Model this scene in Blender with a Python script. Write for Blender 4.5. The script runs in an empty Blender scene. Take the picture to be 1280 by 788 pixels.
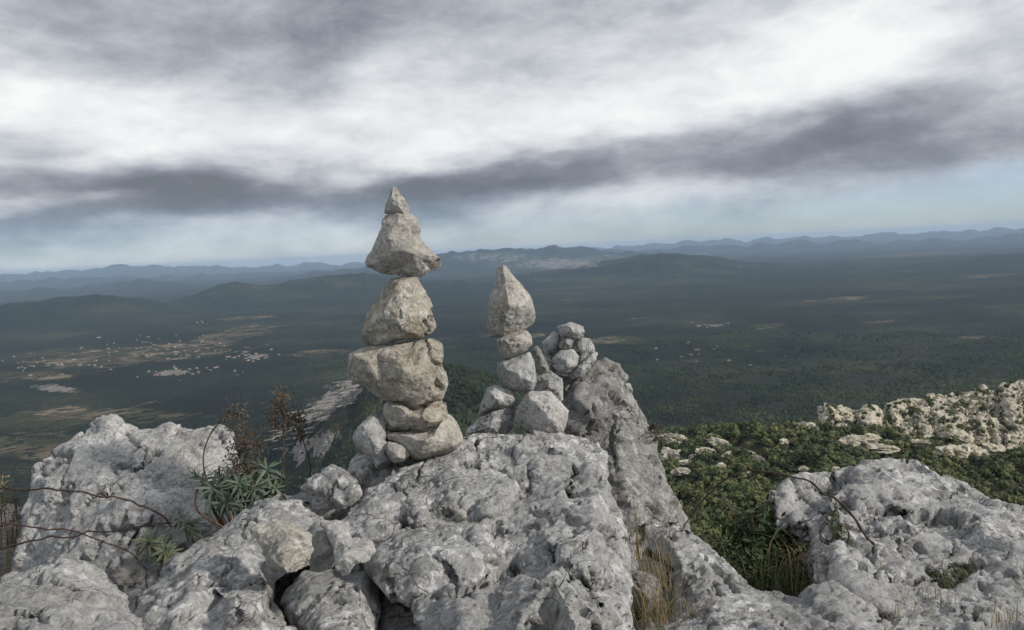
import bpy, bmesh, math, random
import numpy as np
from mathutils import Vector, Matrix, Euler
from mathutils.geometry import delaunay_2d_cdt

scene = bpy.context.scene
COL = scene.collection
rng = np.random.default_rng(7)
random.seed(7)
R = math.radians

# ------------------------------------------------------------------ camera
FPX = 1000.0                       # focal length in photo pixels (1280 wide)
PITCH, ROLL = 4.69, 2.77
cam_d = bpy.data.cameras.new('camera')
cam_d.sensor_width = 36.0
cam_d.lens = 36.0 * FPX / 1280.0
cam_d.clip_start = 0.02
cam_d.clip_end = 400000
cam = bpy.data.objects.new('camera', cam_d)
COL.objects.link(cam)
CAMM = (Matrix.Rotation(R(90 - PITCH), 4, 'X') @ Matrix.Rotation(R(-ROLL), 4, 'Z'))
cam.matrix_world = CAMM
scene.camera = cam
M3 = np.array(CAMM.to_3x3())

# ------------------------------------------------------------------ sun, exposure
SUN_DIR = Vector((0.84, -0.30, 0.54)).normalized()      # towards the sun
SUN_EL = math.asin(SUN_DIR.z)
SUN_AZ = math.atan2(SUN_DIR.x, SUN_DIR.y)
sun_d = bpy.data.lights.new('sun', 'SUN')
sun_d.energy = 3.0
sun_d.angle = R(4)
sun_d.color = (1.0, 0.93, 0.83)
sun = bpy.data.objects.new('sun', sun_d)
COL.objects.link(sun)
sun.rotation_euler = SUN_DIR.to_track_quat('Z', 'Y').to_euler()
sun.location = (30, -20, 40)
vs = scene.view_settings
vs.view_transform = 'Standard'
vs.look = 'None'
vs.gamma = 1.0
vs.exposure = 0.15
vs.use_curve_mapping = False
scene.render.engine = 'CYCLES'
scene.cycles.max_bounces = 6
scene.cycles.diffuse_bounces = 3
scene.cycles.volume_bounces = 1
scene.cycles.use_denoising = True
scene.cycles.use_adaptive_sampling = False
scene.cycles.sample_clamp_indirect = 4.0


def at(x, y, d):
    """photo pixel + depth along the optical axis -> world point"""
    v = np.array([(x - 640) / FPX * d, -(y - 394) / FPX * d, -d])
    return M3 @ v


def at_n(x, y, d):
    v = np.stack([(x - 640) / FPX * d, -(y - 394) / FPX * d, -d], -1)
    return v @ M3.T


def proj_n(p):
    c = p @ M3
    return 640 - c[:, 0] / c[:, 2] * FPX, 394 + c[:, 1] / c[:, 2] * FPX


# ------------------------------------------------------------------ node helpers
def nodes_of(tree):
    N, L = tree.nodes, tree.links

    def new(t, **kw):
        n = N.new(t)
        for k, v in kw.items():
            if k.startswith('_'):
                setattr(n, k[1:], v)
        for k, v in kw.items():
            if not k.startswith('_'):
                key = int(k[1:]) if (k[0] == 'i' and k[1:].isdigit()) else k
                if hasattr(v, 'is_output'):
                    L.new(v, n.inputs[key])
                else:
                    n.inputs[key].default_value = v
        return n
    return N, L, new


def ramp(new, fac, stops, interp='LINEAR'):
    r = new('ShaderNodeValToRGB', Fac=fac)
    cr = r.color_ramp
    cr.interpolation = interp
    while len(cr.elements) > 1:
        cr.elements.remove(cr.elements[-1])
    for i, (p, c) in enumerate(stops):
        e = cr.elements[0] if i == 0 else cr.elements.new(p)
        e.position = p
        c = (c, c, c) if isinstance(c, (int, float)) else c
        e.color = (*c, 1)
    return r.outputs[0]


# ------------------------------------------------------------------ world: sky with broken cloud
world = bpy.data.worlds.new('World')
scene.world = world
world.use_nodes = True
wt = world.node_tree
wt.nodes.clear()
N, L, new = nodes_of(wt)
sky = new('ShaderNodeTexSky', _sky_type='NISHITA', _sun_disc=False, _sun_elevation=SUN_EL,
          _sun_rotation=SUN_AZ, _altitude=600, _air_density=1.0, _dust_density=0.3, _ozone_density=2.0)
tc = new('ShaderNodeTexCoord')
sep = new('ShaderNodeSeparateXYZ', Vector=tc.outputs['Generated'])
az = new('ShaderNodeMath', _operation='ARCTAN2', i0=sep.outputs[0], i1=sep.outputs[1])
el = new('ShaderNodeMath', _operation='ARCSINE', i0=sep.outputs[2])
ae = new('ShaderNodeCombineXYZ', X=az.outputs[0], Y=el.outputs[0], Z=0.0)
# cloud-layer coordinates: flattened towards the horizon
stretch = new('ShaderNodeVectorMath', _operation='MULTIPLY', i0=tc.outputs['Generated'], i1=(1.0, 1.0, 3.6))
rotc = new('ShaderNodeVectorRotate', _rotation_type='Y_AXIS', Vector=stretch.outputs[0], Angle=R(-9))
warp = new('ShaderNodeTexNoise', Vector=rotc.outputs[0], Scale=4.0, Detail=5.0, Roughness=0.50)
wv = new('ShaderNodeVectorMath', _operation='SUBTRACT', i0=warp.outputs['Color'], i1=(0.5, 0.5, 0.5))
wv2 = new('ShaderNodeVectorMath', _operation='MULTIPLY', i0=wv.outputs[0], i1=(0.30, 0.115, 0.0))
aew = new('ShaderNodeVectorMath', _operation='ADD', i0=ae.outputs[0], i1=wv2.outputs[0])


def sky_az_el(x, y):
    d = at(x, y, 1.0)
    d = d / np.linalg.norm(d)
    return math.atan2(d[0], d[1]), math.asin(d[2])


BLOBS = [  # centre px, half axes px, tilt deg, amount  (cloud banks as they stand over this horizon)
    (930, 95, 330, 80, 19, .52), (1040, 40, 150, 75, 25, .32), (60, 148, 210, 62, 4, .58),
    (300, 168, 330, 52, -2, .36), (430, 120, 95, 48, 10, .34), (520, 95, 120, 55, 0, .36),
    (395, 200, 160, 45, -6, .36), (700, 110, 270, 60, 10, .30), (620, 168, 220, 45, 2, .24),
    (150, 213, 330, 44, -4, -.86), (330, 236, 260, 34, 0, -.36), (60, 286, 260, 26, 3, -.50),
    (860, 186, 420, 38, 5, -.60), (650, 213, 260, 38, 5, -.44), (1180, 135, 260, 75, 10, -.06),
    (1080, 165, 240, 34, 6, -.12), (330, 55, 420, 70, -3, -.22), (100, 40, 300, 80, 0, -.02), (560, 25, 260, 60, 8, -.20),
    (1230, 85, 200, 60, 4, .22), (1210, 182, 220, 34, -2, -.36), (450, 222, 90, 22, 0, .26), (480, 240, 200, 30, 4, -.26),
    (1050, 262, 500, 50, 3, .12), (250, 318, 420, 26, 2, .16), (60, 252, 200, 16, 2, .30), (760, 262, 150, 18, 3, .12),
]
acc = None
for (bx, by, ba, bb, rot, amt) in BLOBS:
    ca, ce = sky_az_el(bx, by)
    m = new('ShaderNodeMapping', _vector_type='TEXTURE', Vector=aew.outputs[0],
            Location=(ca, ce, 0), Rotation=(0, 0, R(rot + 2.4)), Scale=(ba / FPX * 1.25, bb / FPX * 1.35, 1))
    ln = new('ShaderNodeVectorMath', _operation='LENGTH', i0=m.outputs[0])
    mr = new('ShaderNodeMapRange', _interpolation_type='SMOOTHSTEP', i0=ln.outputs['Value'])
    mr.inputs[1].default_value = 0.0
    mr.inputs[2].default_value = 1.0
    mr.inputs[3].default_value = amt * .62
    mr.inputs[4].default_value = 0.0
    acc = mr.outputs[0] if acc is None else new('ShaderNodeMath', _operation='ADD', i0=acc, i1=mr.outputs[0]).outputs[0]
n1 = new('ShaderNodeTexNoise', Vector=rotc.outputs[0], Scale=3.2, Detail=6.0, Roughness=0.52, Distortion=0.25)
st2 = new('ShaderNodeVectorMath', _operation='MULTIPLY', i0=tc.outputs['Generated'], i1=(1.0, 1.0, 2.1))
rot2 = new('ShaderNodeVectorRotate', _rotation_type='Y_AXIS', Vector=st2.outputs[0], Angle=R(-12))
n2 = new('ShaderNodeTexNoise', Vector=rot2.outputs[0], Scale=8.5, Detail=8.0, Roughness=0.56, Distortion=0.3)
f1 = new('ShaderNodeMath', _operation='MULTIPLY_ADD', i0=n1.outputs[0], i1=0.62, i2=0.19)
f2 = new('ShaderNodeMath', _operation='MULTIPLY_ADD', i0=n2.outputs[0], i1=0.54, i2=-0.27)
n3 = new('ShaderNodeTexNoise', Vector=rot2.outputs[0], Scale=24.0, Detail=7.0, Roughness=0.60, Distortion=0.5)
f25 = new('ShaderNodeMath', _operation='MULTIPLY_ADD', i0=n3.outputs[0], i1=0.30, i2=-0.15)
f26 = new('ShaderNodeMath', _operation='ADD', i0=f2.outputs[0], i1=f25.outputs[0])
f3 = new('ShaderNodeMath', _operation='ADD', i0=f1.outputs[0], i1=f26.outputs[0])
f4 = new('ShaderNodeMath', _operation='ADD', i0=f3.outputs[0], i1=acc)
K = 10.0
cloud = ramp(new, f4.outputs[0], [
    (0.0, (.155, .175, .205)), (0.20, (.225, .248, .290)), (0.38, (.360, .385, .430)),
    (0.55, (.520, .545, .580)), (0.74, (.700, .722, .740)), (0.95, (.860, .870, .868))])
cloudK = new('ShaderNodeVectorMath', _operation='SCALE', i0=cloud, Scale=K)
# the gap under the cloud deck, close to the horizon, opens to clear sky
gap = new('ShaderNodeMapRange', _interpolation_type='SMOOTHSTEP', i0=sep.outputs[2])
gap.inputs[1].default_value = 0.005
gap.inputs[2].default_value = 0.085
gap.inputs[3].default_value = 0.55
gap.inputs[4].default_value = 1.0
ca, ce = sky_az_el(1120, 272)
cmap = new('ShaderNodeMapping', _vector_type='TEXTURE', Vector=aew.outputs[0], Location=(ca, ce, 0), Rotation=(0, 0, R(4)), Scale=(.62, .060, 1))
cln = new('ShaderNodeVectorMath', _operation='LENGTH', i0=cmap.outputs[0])
cmr = new('ShaderNodeMapRange', _interpolation_type='SMOOTHSTEP', i0=cln.outputs['Value'])
cmr.inputs[1].default_value = .2
cmr.inputs[2].default_value = 1.0
cmr.inputs[3].default_value = .45
cmr.inputs[4].default_value = 1.0
cov = new('ShaderNodeMath', _operation='MULTIPLY', i0=gap.outputs[0], i1=cmr.outputs[0])
skyc = new('ShaderNodeMix', _data_type='RGBA')
L.new(cov.outputs[0], skyc.inputs[0])
clear = new('ShaderNodeVectorMath', _operation='MULTIPLY', i0=sky.outputs[0], i1=(.62, .76, 1.04))
L.new(clear.outputs[0], skyc.inputs[6])
L.new(cloudK.outputs[0], skyc.inputs[7])
bg = new('ShaderNodeBackground', Color=skyc.outputs[2], Strength=0.1)
wo = new('ShaderNodeOutputWorld', Surface=bg.outputs[0])


# ------------------------------------------------------------------ numpy noise
def _hash(ix, iy, iz, seed):
    h = (ix.astype(np.uint32) * np.uint32(374761393) + iy.astype(np.uint32) * np.uint32(668265263)
         + iz.astype(np.uint32) * np.uint32(2147483647) + np.uint32((seed * 2654435761) & 0xffffffff))
    h = (h ^ (h >> np.uint32(13))) * np.uint32(1274126177)
    h = (h ^ (h >> np.uint32(16))) * np.uint32(2246822519)
    return h ^ (h >> np.uint32(15))


G12 = np.array([(1, 1, 0), (-1, 1, 0), (1, -1, 0), (-1, -1, 0), (1, 0, 1), (-1, 0, 1), (1, 0, -1), (-1, 0, -1),
                (0, 1, 1), (0, -1, 1), (0, 1, -1), (0, -1, -1), (1, 1, 0), (-1, 1, 0), (0, -1, 1), (0, -1, -1)], float)


def perlin(p, seed=0):
    with np.errstate(over='ignore'):
        i = np.floor(p).astype(np.int64)
        f = p - i
        u = f * f * f * (f * (f * 6 - 15) + 10)
        out = np.zeros(len(p))
        for dx in (0, 1):
            wx = u[:, 0] if dx else 1 - u[:, 0]
            for dy in (0, 1):
                wy = u[:, 1] if dy else 1 - u[:, 1]
                for dz in (0, 1):
                    wz = u[:, 2] if dz else 1 - u[:, 2]
                    g = G12[_hash(i[:, 0] + dx, i[:, 1] + dy, i[:, 2] + dz, seed) & np.uint32(15)]
                    out += wx * wy * wz * (g[:, 0] * (f[:, 0] - dx) + g[:, 1] * (f[:, 1] - dy) + g[:, 2] * (f[:, 2] - dz))
    return out


def fbm(p, seed=0, octv=4, gain=0.5, ridged=False):
    a, s, out = 1.0, 1.0, np.zeros(len(p))
    for o in range(octv):
        n = perlin(p * s + 17.3 * o, seed + o)
        if ridged:
            n = 0.5 - np.abs(n) * 1.6
        out += a * n
        a *= gain
        s *= 2.03
    return out


def worley(p, seed=0):
    """nearest cell: F1, F2, centre, hash"""
    with np.errstate(over='ignore'):
        i = np.floor(p).astype(np.int64)
        n = len(p)
        f1 = np.full(n, 9.0)
        f2 = np.full(n, 9.0)
        cc = np.zeros((n, 3))
        hh = np.zeros(n, np.uint32)
        for dx in (-1, 0, 1):
            for dy in (-1, 0, 1):
                for dz in (-1, 0, 1):
                    a, b, c = i[:, 0] + dx, i[:, 1] + dy, i[:, 2] + dz
                    h = _hash(a, b, c, seed)
                    ctr = np.stack([a + (h & np.uint32(1023)) / 1023.0, b + ((h >> np.uint32(10)) & np.uint32(1023)) / 1023.0,
                                    c + ((h >> np.uint32(20)) & np.uint32(1023)) / 1023.0], 1)
                    d = np.sqrt(((p - ctr) ** 2).sum(1))
                    near = d < f1
                    f2 = np.where(near, f1, np.minimum(f2, d))
                    cc[near] = ctr[near]
                    hh[near] = h[near]
                    f1 = np.where(near, d, f1)
    return f1, f2, cc, hh


def sstep(a, b, x):
    t = np.clip((x - a) / (b - a), 0, 1)
    return t * t * (3 - 2 * t)


# ------------------------------------------------------------------ object helpers
def props(o, label=None, cat=None, group=None, kind=None):
    if label:
        o['label'] = label
    if cat:
        o['category'] = cat
    if group:
        o['group'] = group
    if kind:
        o['kind'] = kind
    return o


def mesh_np(name, verts, faces, mat=None, parent=None, smooth=True, loc=None):
    """verts (n,3), faces (m,3) or (m,4) array, or a list of such arrays"""
    me = bpy.data.meshes.new(name)
    v = np.asarray(verts, dtype=np.float64)
    if loc is not None:
        v = v - np.asarray(loc)
    fl = faces if isinstance(faces, list) else [np.asarray(faces)]
    me.vertices.add(len(v))
    me.vertices.foreach_set('co', v.astype(np.float32).ravel())
    lv = np.concatenate([f.ravel() for f in fl]).astype(np.int32)
    tot = np.concatenate([np.full(len(f), f.shape[1], np.int32) for f in fl])
    st = np.concatenate([[0], np.cumsum(tot)[:-1]]).astype(np.int32)
    me.loops.add(len(lv))
    me.loops.foreach_set('vertex_index', lv)
    me.polygons.add(len(tot))
    me.polygons.foreach_set('loop_start', st)
    me.polygons.foreach_set('loop_total', tot)
    me.polygons.foreach_set('use_smooth', np.full(len(tot), smooth))
    me.update(calc_edges=True)
    me.validate()
    if mat:
        me.materials.append(mat)
    o = bpy.data.objects.new(name, me)
    COL.objects.link(o)
    if parent:
        o.parent = parent
    if loc is not None:
        o.location = Vector(loc)
    return o


def empty(name, loc):
    o = bpy.data.objects.new(name, None)
    o.empty_display_size = 0.05
    COL.objects.link(o)
    o.location = Vector(loc)
    return o


class Geo:
    """collects verts / quads+tris for one mesh object"""
    def __init__(s):
        s.v, s.f3, s.f4, s.n = [], [], [], 0

    def add(s, v, f):
        v = np.asarray(v, float)
        f = np.asarray(f, int) + s.n
        s.v.append(v)
        (s.f3 if f.shape[1] == 3 else s.f4).append(f)
        s.n += len(v)

    def tube(s, pts, r0, r1=None, k=6, wob=0.0):
        pts = np.asarray(pts, float)
        n = len(pts)
        r1 = r0 if r1 is None else r1
        tan = np.gradient(pts, axis=0)
        tan /= np.linalg.norm(tan, axis=1)[:, None] + 1e-12
        ref = np.array([0.31, 0.2, 0.93])
        a = np.cross(tan, ref)
        a /= np.linalg.norm(a, axis=1)[:, None] + 1e-9
        b = np.cross(tan, a)
        rad = np.linspace(r0, r1, n) * (1 + wob * rng.uniform(-1, 1, n))
        th = np.arange(k) * 2 * math.pi / k
        ring = (pts[:, None] + rad[:, None, None] * (np.cos(th)[None, :, None] * a[:, None] + np.sin(th)[None, :, None] * b[:, None]))
        idx = np.arange(n * k).reshape(n, k)
        q = np.stack([idx[:-1], np.roll(idx[:-1], -1, 1), np.roll(idx[1:], -1, 1), idx[1:]], -1).reshape(-1, 4)
        s.add(ring.reshape(-1, 3), q)

    def build(s, name, mat, parent=None, smooth=True, loc=None):
        fs = []
        if s.f3:
            fs.append(np.concatenate(s.f3))
        if s.f4:
            fs.append(np.concatenate(s.f4))
        v = np.concatenate(s.v)
        return mesh_np(name, v, fs, mat, parent, smooth, loc)


def spline(pts, n):
    """Catmull-Rom through points"""
    p = np.asarray(pts, float)
    p = np.concatenate([[2 * p[0] - p[1]], p, [2 * p[-1] - p[-2]]])
    m = len(p) - 3
    t = np.linspace(0, m - 1e-6, n)
    i = t.astype(int)
    f = (t - i)[:, None]
    a, b, c, d = p[i], p[i + 1], p[i + 2], p[i + 3]
    return 0.5 * (2 * b + (c - a) * f + (2 * a - 5 * b + 4 * c - d) * f ** 2 + (3 * b - a - 3 * c + d) * f ** 3)


# ------------------------------------------------------------------ materials
def new_mat(name):
    m = bpy.data.materials.new(name)
    m.use_nodes = True
    m.node_tree.nodes.clear()
    N, L, new = nodes_of(m.node_tree)
    out = new('ShaderNodeOutputMaterial')
    return m, N, L, new, out


def mixc(new, L, fac, a, b, mode='MIX'):
    n = new('ShaderNodeMix', _data_type='RGBA', _blend_type=mode)
    for sock, v in ((0, fac), (6, a), (7, b)):
        if hasattr(v, 'is_output'):
            L.new(v, n.inputs[sock])
        else:
            n.inputs[sock].default_value = v if sock == 0 else (*v, 1)
    return n.outputs[2]


def rock_mat(name, dark, mid, light, crust=.5, ochre=.3, ochre_col=(.30, .21, .11), scale=1.0, black=.5, bump=.85, hair=.34):
    m, N, L, new, out = new_mat(name)
    tc = new('ShaderNodeTexCoord')
    oi = new('ShaderNodeObjectInfo')
    off = new('ShaderNodeVectorMath', _operation='SCALE', i0=(13.1, 7.7, 3.3), Scale=oi.outputs['Random'])
    P = new('ShaderNodeVectorMath', _operation='ADD', i0=tc.outputs['Object'], i1=off.outputs[0]).outputs[0]

    def noise(sc, det=6, rough=.6, dist=0.0, vec=P):
        return new('ShaderNodeTexNoise', Vector=vec, Scale=sc * scale, Detail=det, Roughness=rough, Distortion=dist).outputs[0]
    big = noise(5, 6, .6, .2)
    medn = noise(17, 8, .68, .1)
    fine = noise(95, 6, .7)
    c = ramp(new, big, [(.30, dark), (.50, mid), (.72, light)])
    c2 = ramp(new, medn, [(.34, [x * .62 for x in dark]), (.47, mid), (.58, mid), (.70, light)])
    c = mixc(new, L, .60, c, c2)
    # fine grain and mottling
    g = ramp(new, fine, [(.32, .55), (.5, 1.0), (.70, 1.36)])
    c = mixc(new, L, .8, c, g, 'MULTIPLY')
    g2 = ramp(new, noise(44, 7, .75, .1), [(.36, .70), (.47, .96), (.55, 1.04), (.66, 1.25)])
    c = mixc(new, L, .85, c, g2, 'MULTIPLY')
    # pale crustose lichen blotches
    cr = noise(30, 9, .72, .15)
    crm = noise(4.5, 3, .5)
    cm = new('ShaderNodeMath', _operation='MULTIPLY', i0=ramp(new, cr, [(.53, 0), (.57, 1)]), i1=ramp(new, crm, [(.42, 0), (.56, 1)]))
    cm2 = new('ShaderNodeMath', _operation='MULTIPLY', i0=cm.outputs[0], i1=crust)
    c = mixc(new, L, cm2.outputs[0], c, (min(light[0] * 1.4, .72), min(light[1] * 1.4, .72), min(light[2] * 1.41, .72)))
    # ochre iron stain
    oc = noise(7, 7, .65, .2)
    om = new('ShaderNodeMath', _operation='MULTIPLY', i0=ramp(new, oc, [(.56, 0), (.70, 1)]), i1=ochre)
    c = mixc(new, L, om.outputs[0], c, ochre_col)
    # black lichen specks and streaks
    vo = new('ShaderNodeTexVoronoi', Vector=P, Scale=60 * scale, Randomness=1.0)
    bm_ = noise(8, 4, .6)
    vb = new('ShaderNodeMath', _operation='MULTIPLY', i0=ramp(new, vo.outputs['Distance'], [(.16, 1), (.30, 0)]), i1=ramp(new, bm_, [(.50, 0), (.62, 1)]))
    vb2 = new('ShaderNodeMath', _operation='MULTIPLY', i0=vb.outputs[0], i1=black)
    c = mixc(new, L, vb2.outputs[0], c, [x * .25 for x in dark])
    # hairline cracks
    pw = new('ShaderNodeTexNoise', Vector=P, Scale=9 * scale, Detail=3.0, Roughness=.55)
    pws = new('ShaderNodeVectorMath', _operation='SCALE', i0=pw.outputs['Color'], Scale=.09 / scale)
    pa = new('ShaderNodeVectorMath', _operation='ADD', i0=P, i1=pws.outputs[0])
    ve = new('ShaderNodeTexVoronoi', _feature='DISTANCE_TO_EDGE', Vector=pa.outputs[0], Scale=7.5 * scale, Randomness=1.0)
    hm_ = ramp(new, noise(6, 3, .5), [(.47, 0), (.56, 1)])
    hc = new('ShaderNodeMath', _operation='MULTIPLY', i0=ramp(new, ve.outputs['Distance'], [(.003, 1), (.016, 0)]), i1=hm_)
    hc2 = new('ShaderNodeMath', _operation='MULTIPLY', i0=hc.outputs[0], i1=hair)
    c = mixc(new, L, hc2.outputs[0], c, [x * .3 for x in dark])
    # relief
    h1 = new('ShaderNodeMath', _operation='MULTIPLY', i0=noise(42, 10, .72, .2), i1=1.0)
    h2 = new('ShaderNodeMath', _operation='MULTIPLY_ADD', i0=fine, i1=.35, i2=h1.outputs[0])
    h3 = new('ShaderNodeMath', _operation='MULTIPLY_ADD', i0=vb.outputs[0], i1=-.4, i2=h2.outputs[0])
    h4 = new('ShaderNodeMath', _operation='MULTIPLY_ADD', i0=hc2.outputs[0], i1=-1.2, i2=h3.outputs[0])
    bp = new('ShaderNodeBump', Strength=bump, Distance=0.016 / scale, Height=h4.outputs[0])
    b = new('ShaderNodeBsdfPrincipled', Roughness=1.0, Normal=bp.outputs[0])
    b.inputs['Specular IOR Level'].default_value = .08
    L.new(c, b.inputs['Base Color'])
    L.new(b.outputs[0], out.inputs[0])
    return m


ROCK_GREY = rock_mat('limestone_grey', (.165, .165, .164), (.365, .366, .363), (.58, .582, .58), crust=.75, ochre=.16, black=.6)
ROCK_LIGHT = rock_mat('limestone_light', (.19, .19, .188), (.405, .405, .40), (.61, .61, .603), crust=.7, ochre=.18, black=.45)
ROCK_CREAM = rock_mat('limestone_cream', (.205, .195, .170), (.42, .402, .365), (.58, .562, .52), crust=.45, ochre=.50, ochre_col=(.26, .19, .11), black=.55, hair=.22)
ROCK_WARM = rock_mat('limestone_warm', (.27, .25, .215), (.45, .43, .385), (.60, .58, .53), crust=.35, ochre=.28, ochre_col=(.36, .25, .15), black=.35, hair=.2)
ROCK_STAIN = rock_mat('limestone_stained', (.19, .17, .135), (.39, .362, .305), (.57, .55, .50), crust=.5, ochre=.75, ochre_col=(.22, .16, .09), black=.5, hair=.25)
ROCK_DARK = rock_mat('limestone_weathered', (.125, .123, .116), (.275, .272, .262), (.43, .427, .418), crust=.5, ochre=.28, ochre_col=(.17, .115, .065), black=.6)
ROCK_WHITE = rock_mat('limestone_white', (.36, .355, .34), (.50, .49, .475), (.66, .65, .635), crust=.4, ochre=.12, black=.25, hair=.2)


def plain_mat(name, c0, c1, scale=30, rough=.85, trans=0.0, spec=.3):
    m, N, L, new, out = new_mat(name)
    tc = new('ShaderNodeTexCoord')
    oi = new('ShaderNodeObjectInfo')
    n = new('ShaderNodeTexNoise', Vector=tc.outputs['Object'], Scale=scale, Detail=4.0)
    ad = new('ShaderNodeMath', _operation='MULTIPLY_ADD', i0=oi.outputs['Random'], i1=.35, i2=n.outputs[0])
    c = ramp(new, ad.outputs[0], [(.42, c0), (.92, c1)])
    b = new('ShaderNodeBsdfPrincipled', Roughness=rough)
    b.inputs['Specular IOR Level'].default_value = spec
    L.new(c, b.inputs['Base Color'])
    if trans > 0:
        t = new('ShaderNodeBsdfTranslucent')
        L.new(c, t.inputs[0])
        mx = new('ShaderNodeMixShader', Fac=trans)
        L.new(b.outputs[0], mx.inputs[1])
        L.new(t.outputs[0], mx.inputs[2])
        L.new(mx.outputs[0], out.inputs[0])
    else:
        L.new(b.outputs[0], out.inputs[0])
    return m


LEAF = plain_mat('leaf_spurge', (.065, .098, .072), (.155, .205, .140), 25, .6, .15)
LEAF_PALE = plain_mat('leaf_spurge_pale', (.085, .115, .070), (.17, .195, .115), 25, .65, .15)
DRY = plain_mat('dried_flower', (.055, .043, .032), (.175, .138, .100), 60, .9)
STEM = plain_mat('stem_brown', (.060, .038, .026), (.15, .095, .06), 60, .85)
BRAMBLE = plain_mat('bramble_stem', (.025, .018, .015), (.085, .05, .038), 40, .7)
STRAW = plain_mat('dry_grass_blade', (.20, .15, .075), (.42, .34, .19), 20, .8, .2)
GRASSG = plain_mat('green_grass_blade', (.055, .090, .030), (.14, .165, .065), 20, .8, .2)
SHRUB_LEAF = plain_mat('shrub_leaf', (.028, .052, .020), (.085, .125, .045), 18, .6, .15)
TREE_LEAF = plain_mat('oak_leaf', (.045, .066, .022), (.185, .190, .078), .13, .75, .0)
TREE_LEAF_B = plain_mat('pine_leaf', (.026, .042, .018), (.105, .125, .055), .13, .75, .0)
TRUNK = plain_mat('bark', (.07, .055, .04), (.14, .11, .085), 4, .9)


# ------------------------------------------------------------------ rock builder
def poly_dist(P, poly):
    """signed-less distance of points (n,2) to closed polygon edges, and inside mask"""
    a = poly
    b = np.roll(poly, -1, 0)
    d = np.full(len(P), 1e9)
    ins = np.zeros(len(P), bool)
    for (x0, y0), (x1, y1) in zip(a, b):
        ex, ey = x1 - x0, y1 - y0
        t = np.clip(((P[:, 0] - x0) * ex + (P[:, 1] - y0) * ey) / (ex * ex + ey * ey + 1e-12), 0, 1)
        d = np.minimum(d, np.hypot(P[:, 0] - x0 - t * ex, P[:, 1] - y0 - t * ey))
        c = ((y0 > P[:, 1]) != (y1 > P[:, 1])) & (P[:, 0] < (x1 - x0) * (P[:, 1] - y0) / (y1 - y0 + 1e-12) + x0)
        ins ^= c
    return d, ins


def line_dist(px, py, line):
    d = np.full(len(px), 1e9)
    for (x0, y0), (x1, y1) in zip(line[:-1], line[1:]):
        ex, ey = x1 - x0, y1 - y0
        t = np.clip(((px - x0) * ex + (py - y0) * ey) / (ex * ex + ey * ey + 1e-12), 0, 1)
        d = np.minimum(d, np.hypot(px - x0 - t * ex, py - y0 - t * ey))
    return d


def vnormals(v, f):
    a, b, c, d = v[f[:, 0]], v[f[:, 1]], v[f[:, 2]], v[f[:, 3]]
    fn = np.cross(c - a, d - b)
    n = np.zeros_like(v)
    for k in range(4):
        for j in range(3):
            n[:, j] += np.bincount(f[:, k], fn[:, j], len(v))
    return n / (np.linalg.norm(n, axis=1)[:, None] + 1e-20)


def laplace(v, f, it, lam=.5):
    e = np.concatenate([f[:, [0, 1]], f[:, [1, 2]], f[:, [2, 3]], f[:, [3, 0]]])
    cnt = np.bincount(e[:, 0], minlength=len(v)).astype(float)
    for _ in range(it):
        s = np.stack([np.bincount(e[:, 0], v[e[:, 1], j], len(v)) for j in range(3)], 1)
        v = v + lam * (s / np.maximum(cnt, 1)[:, None] - v)
    return v


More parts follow.
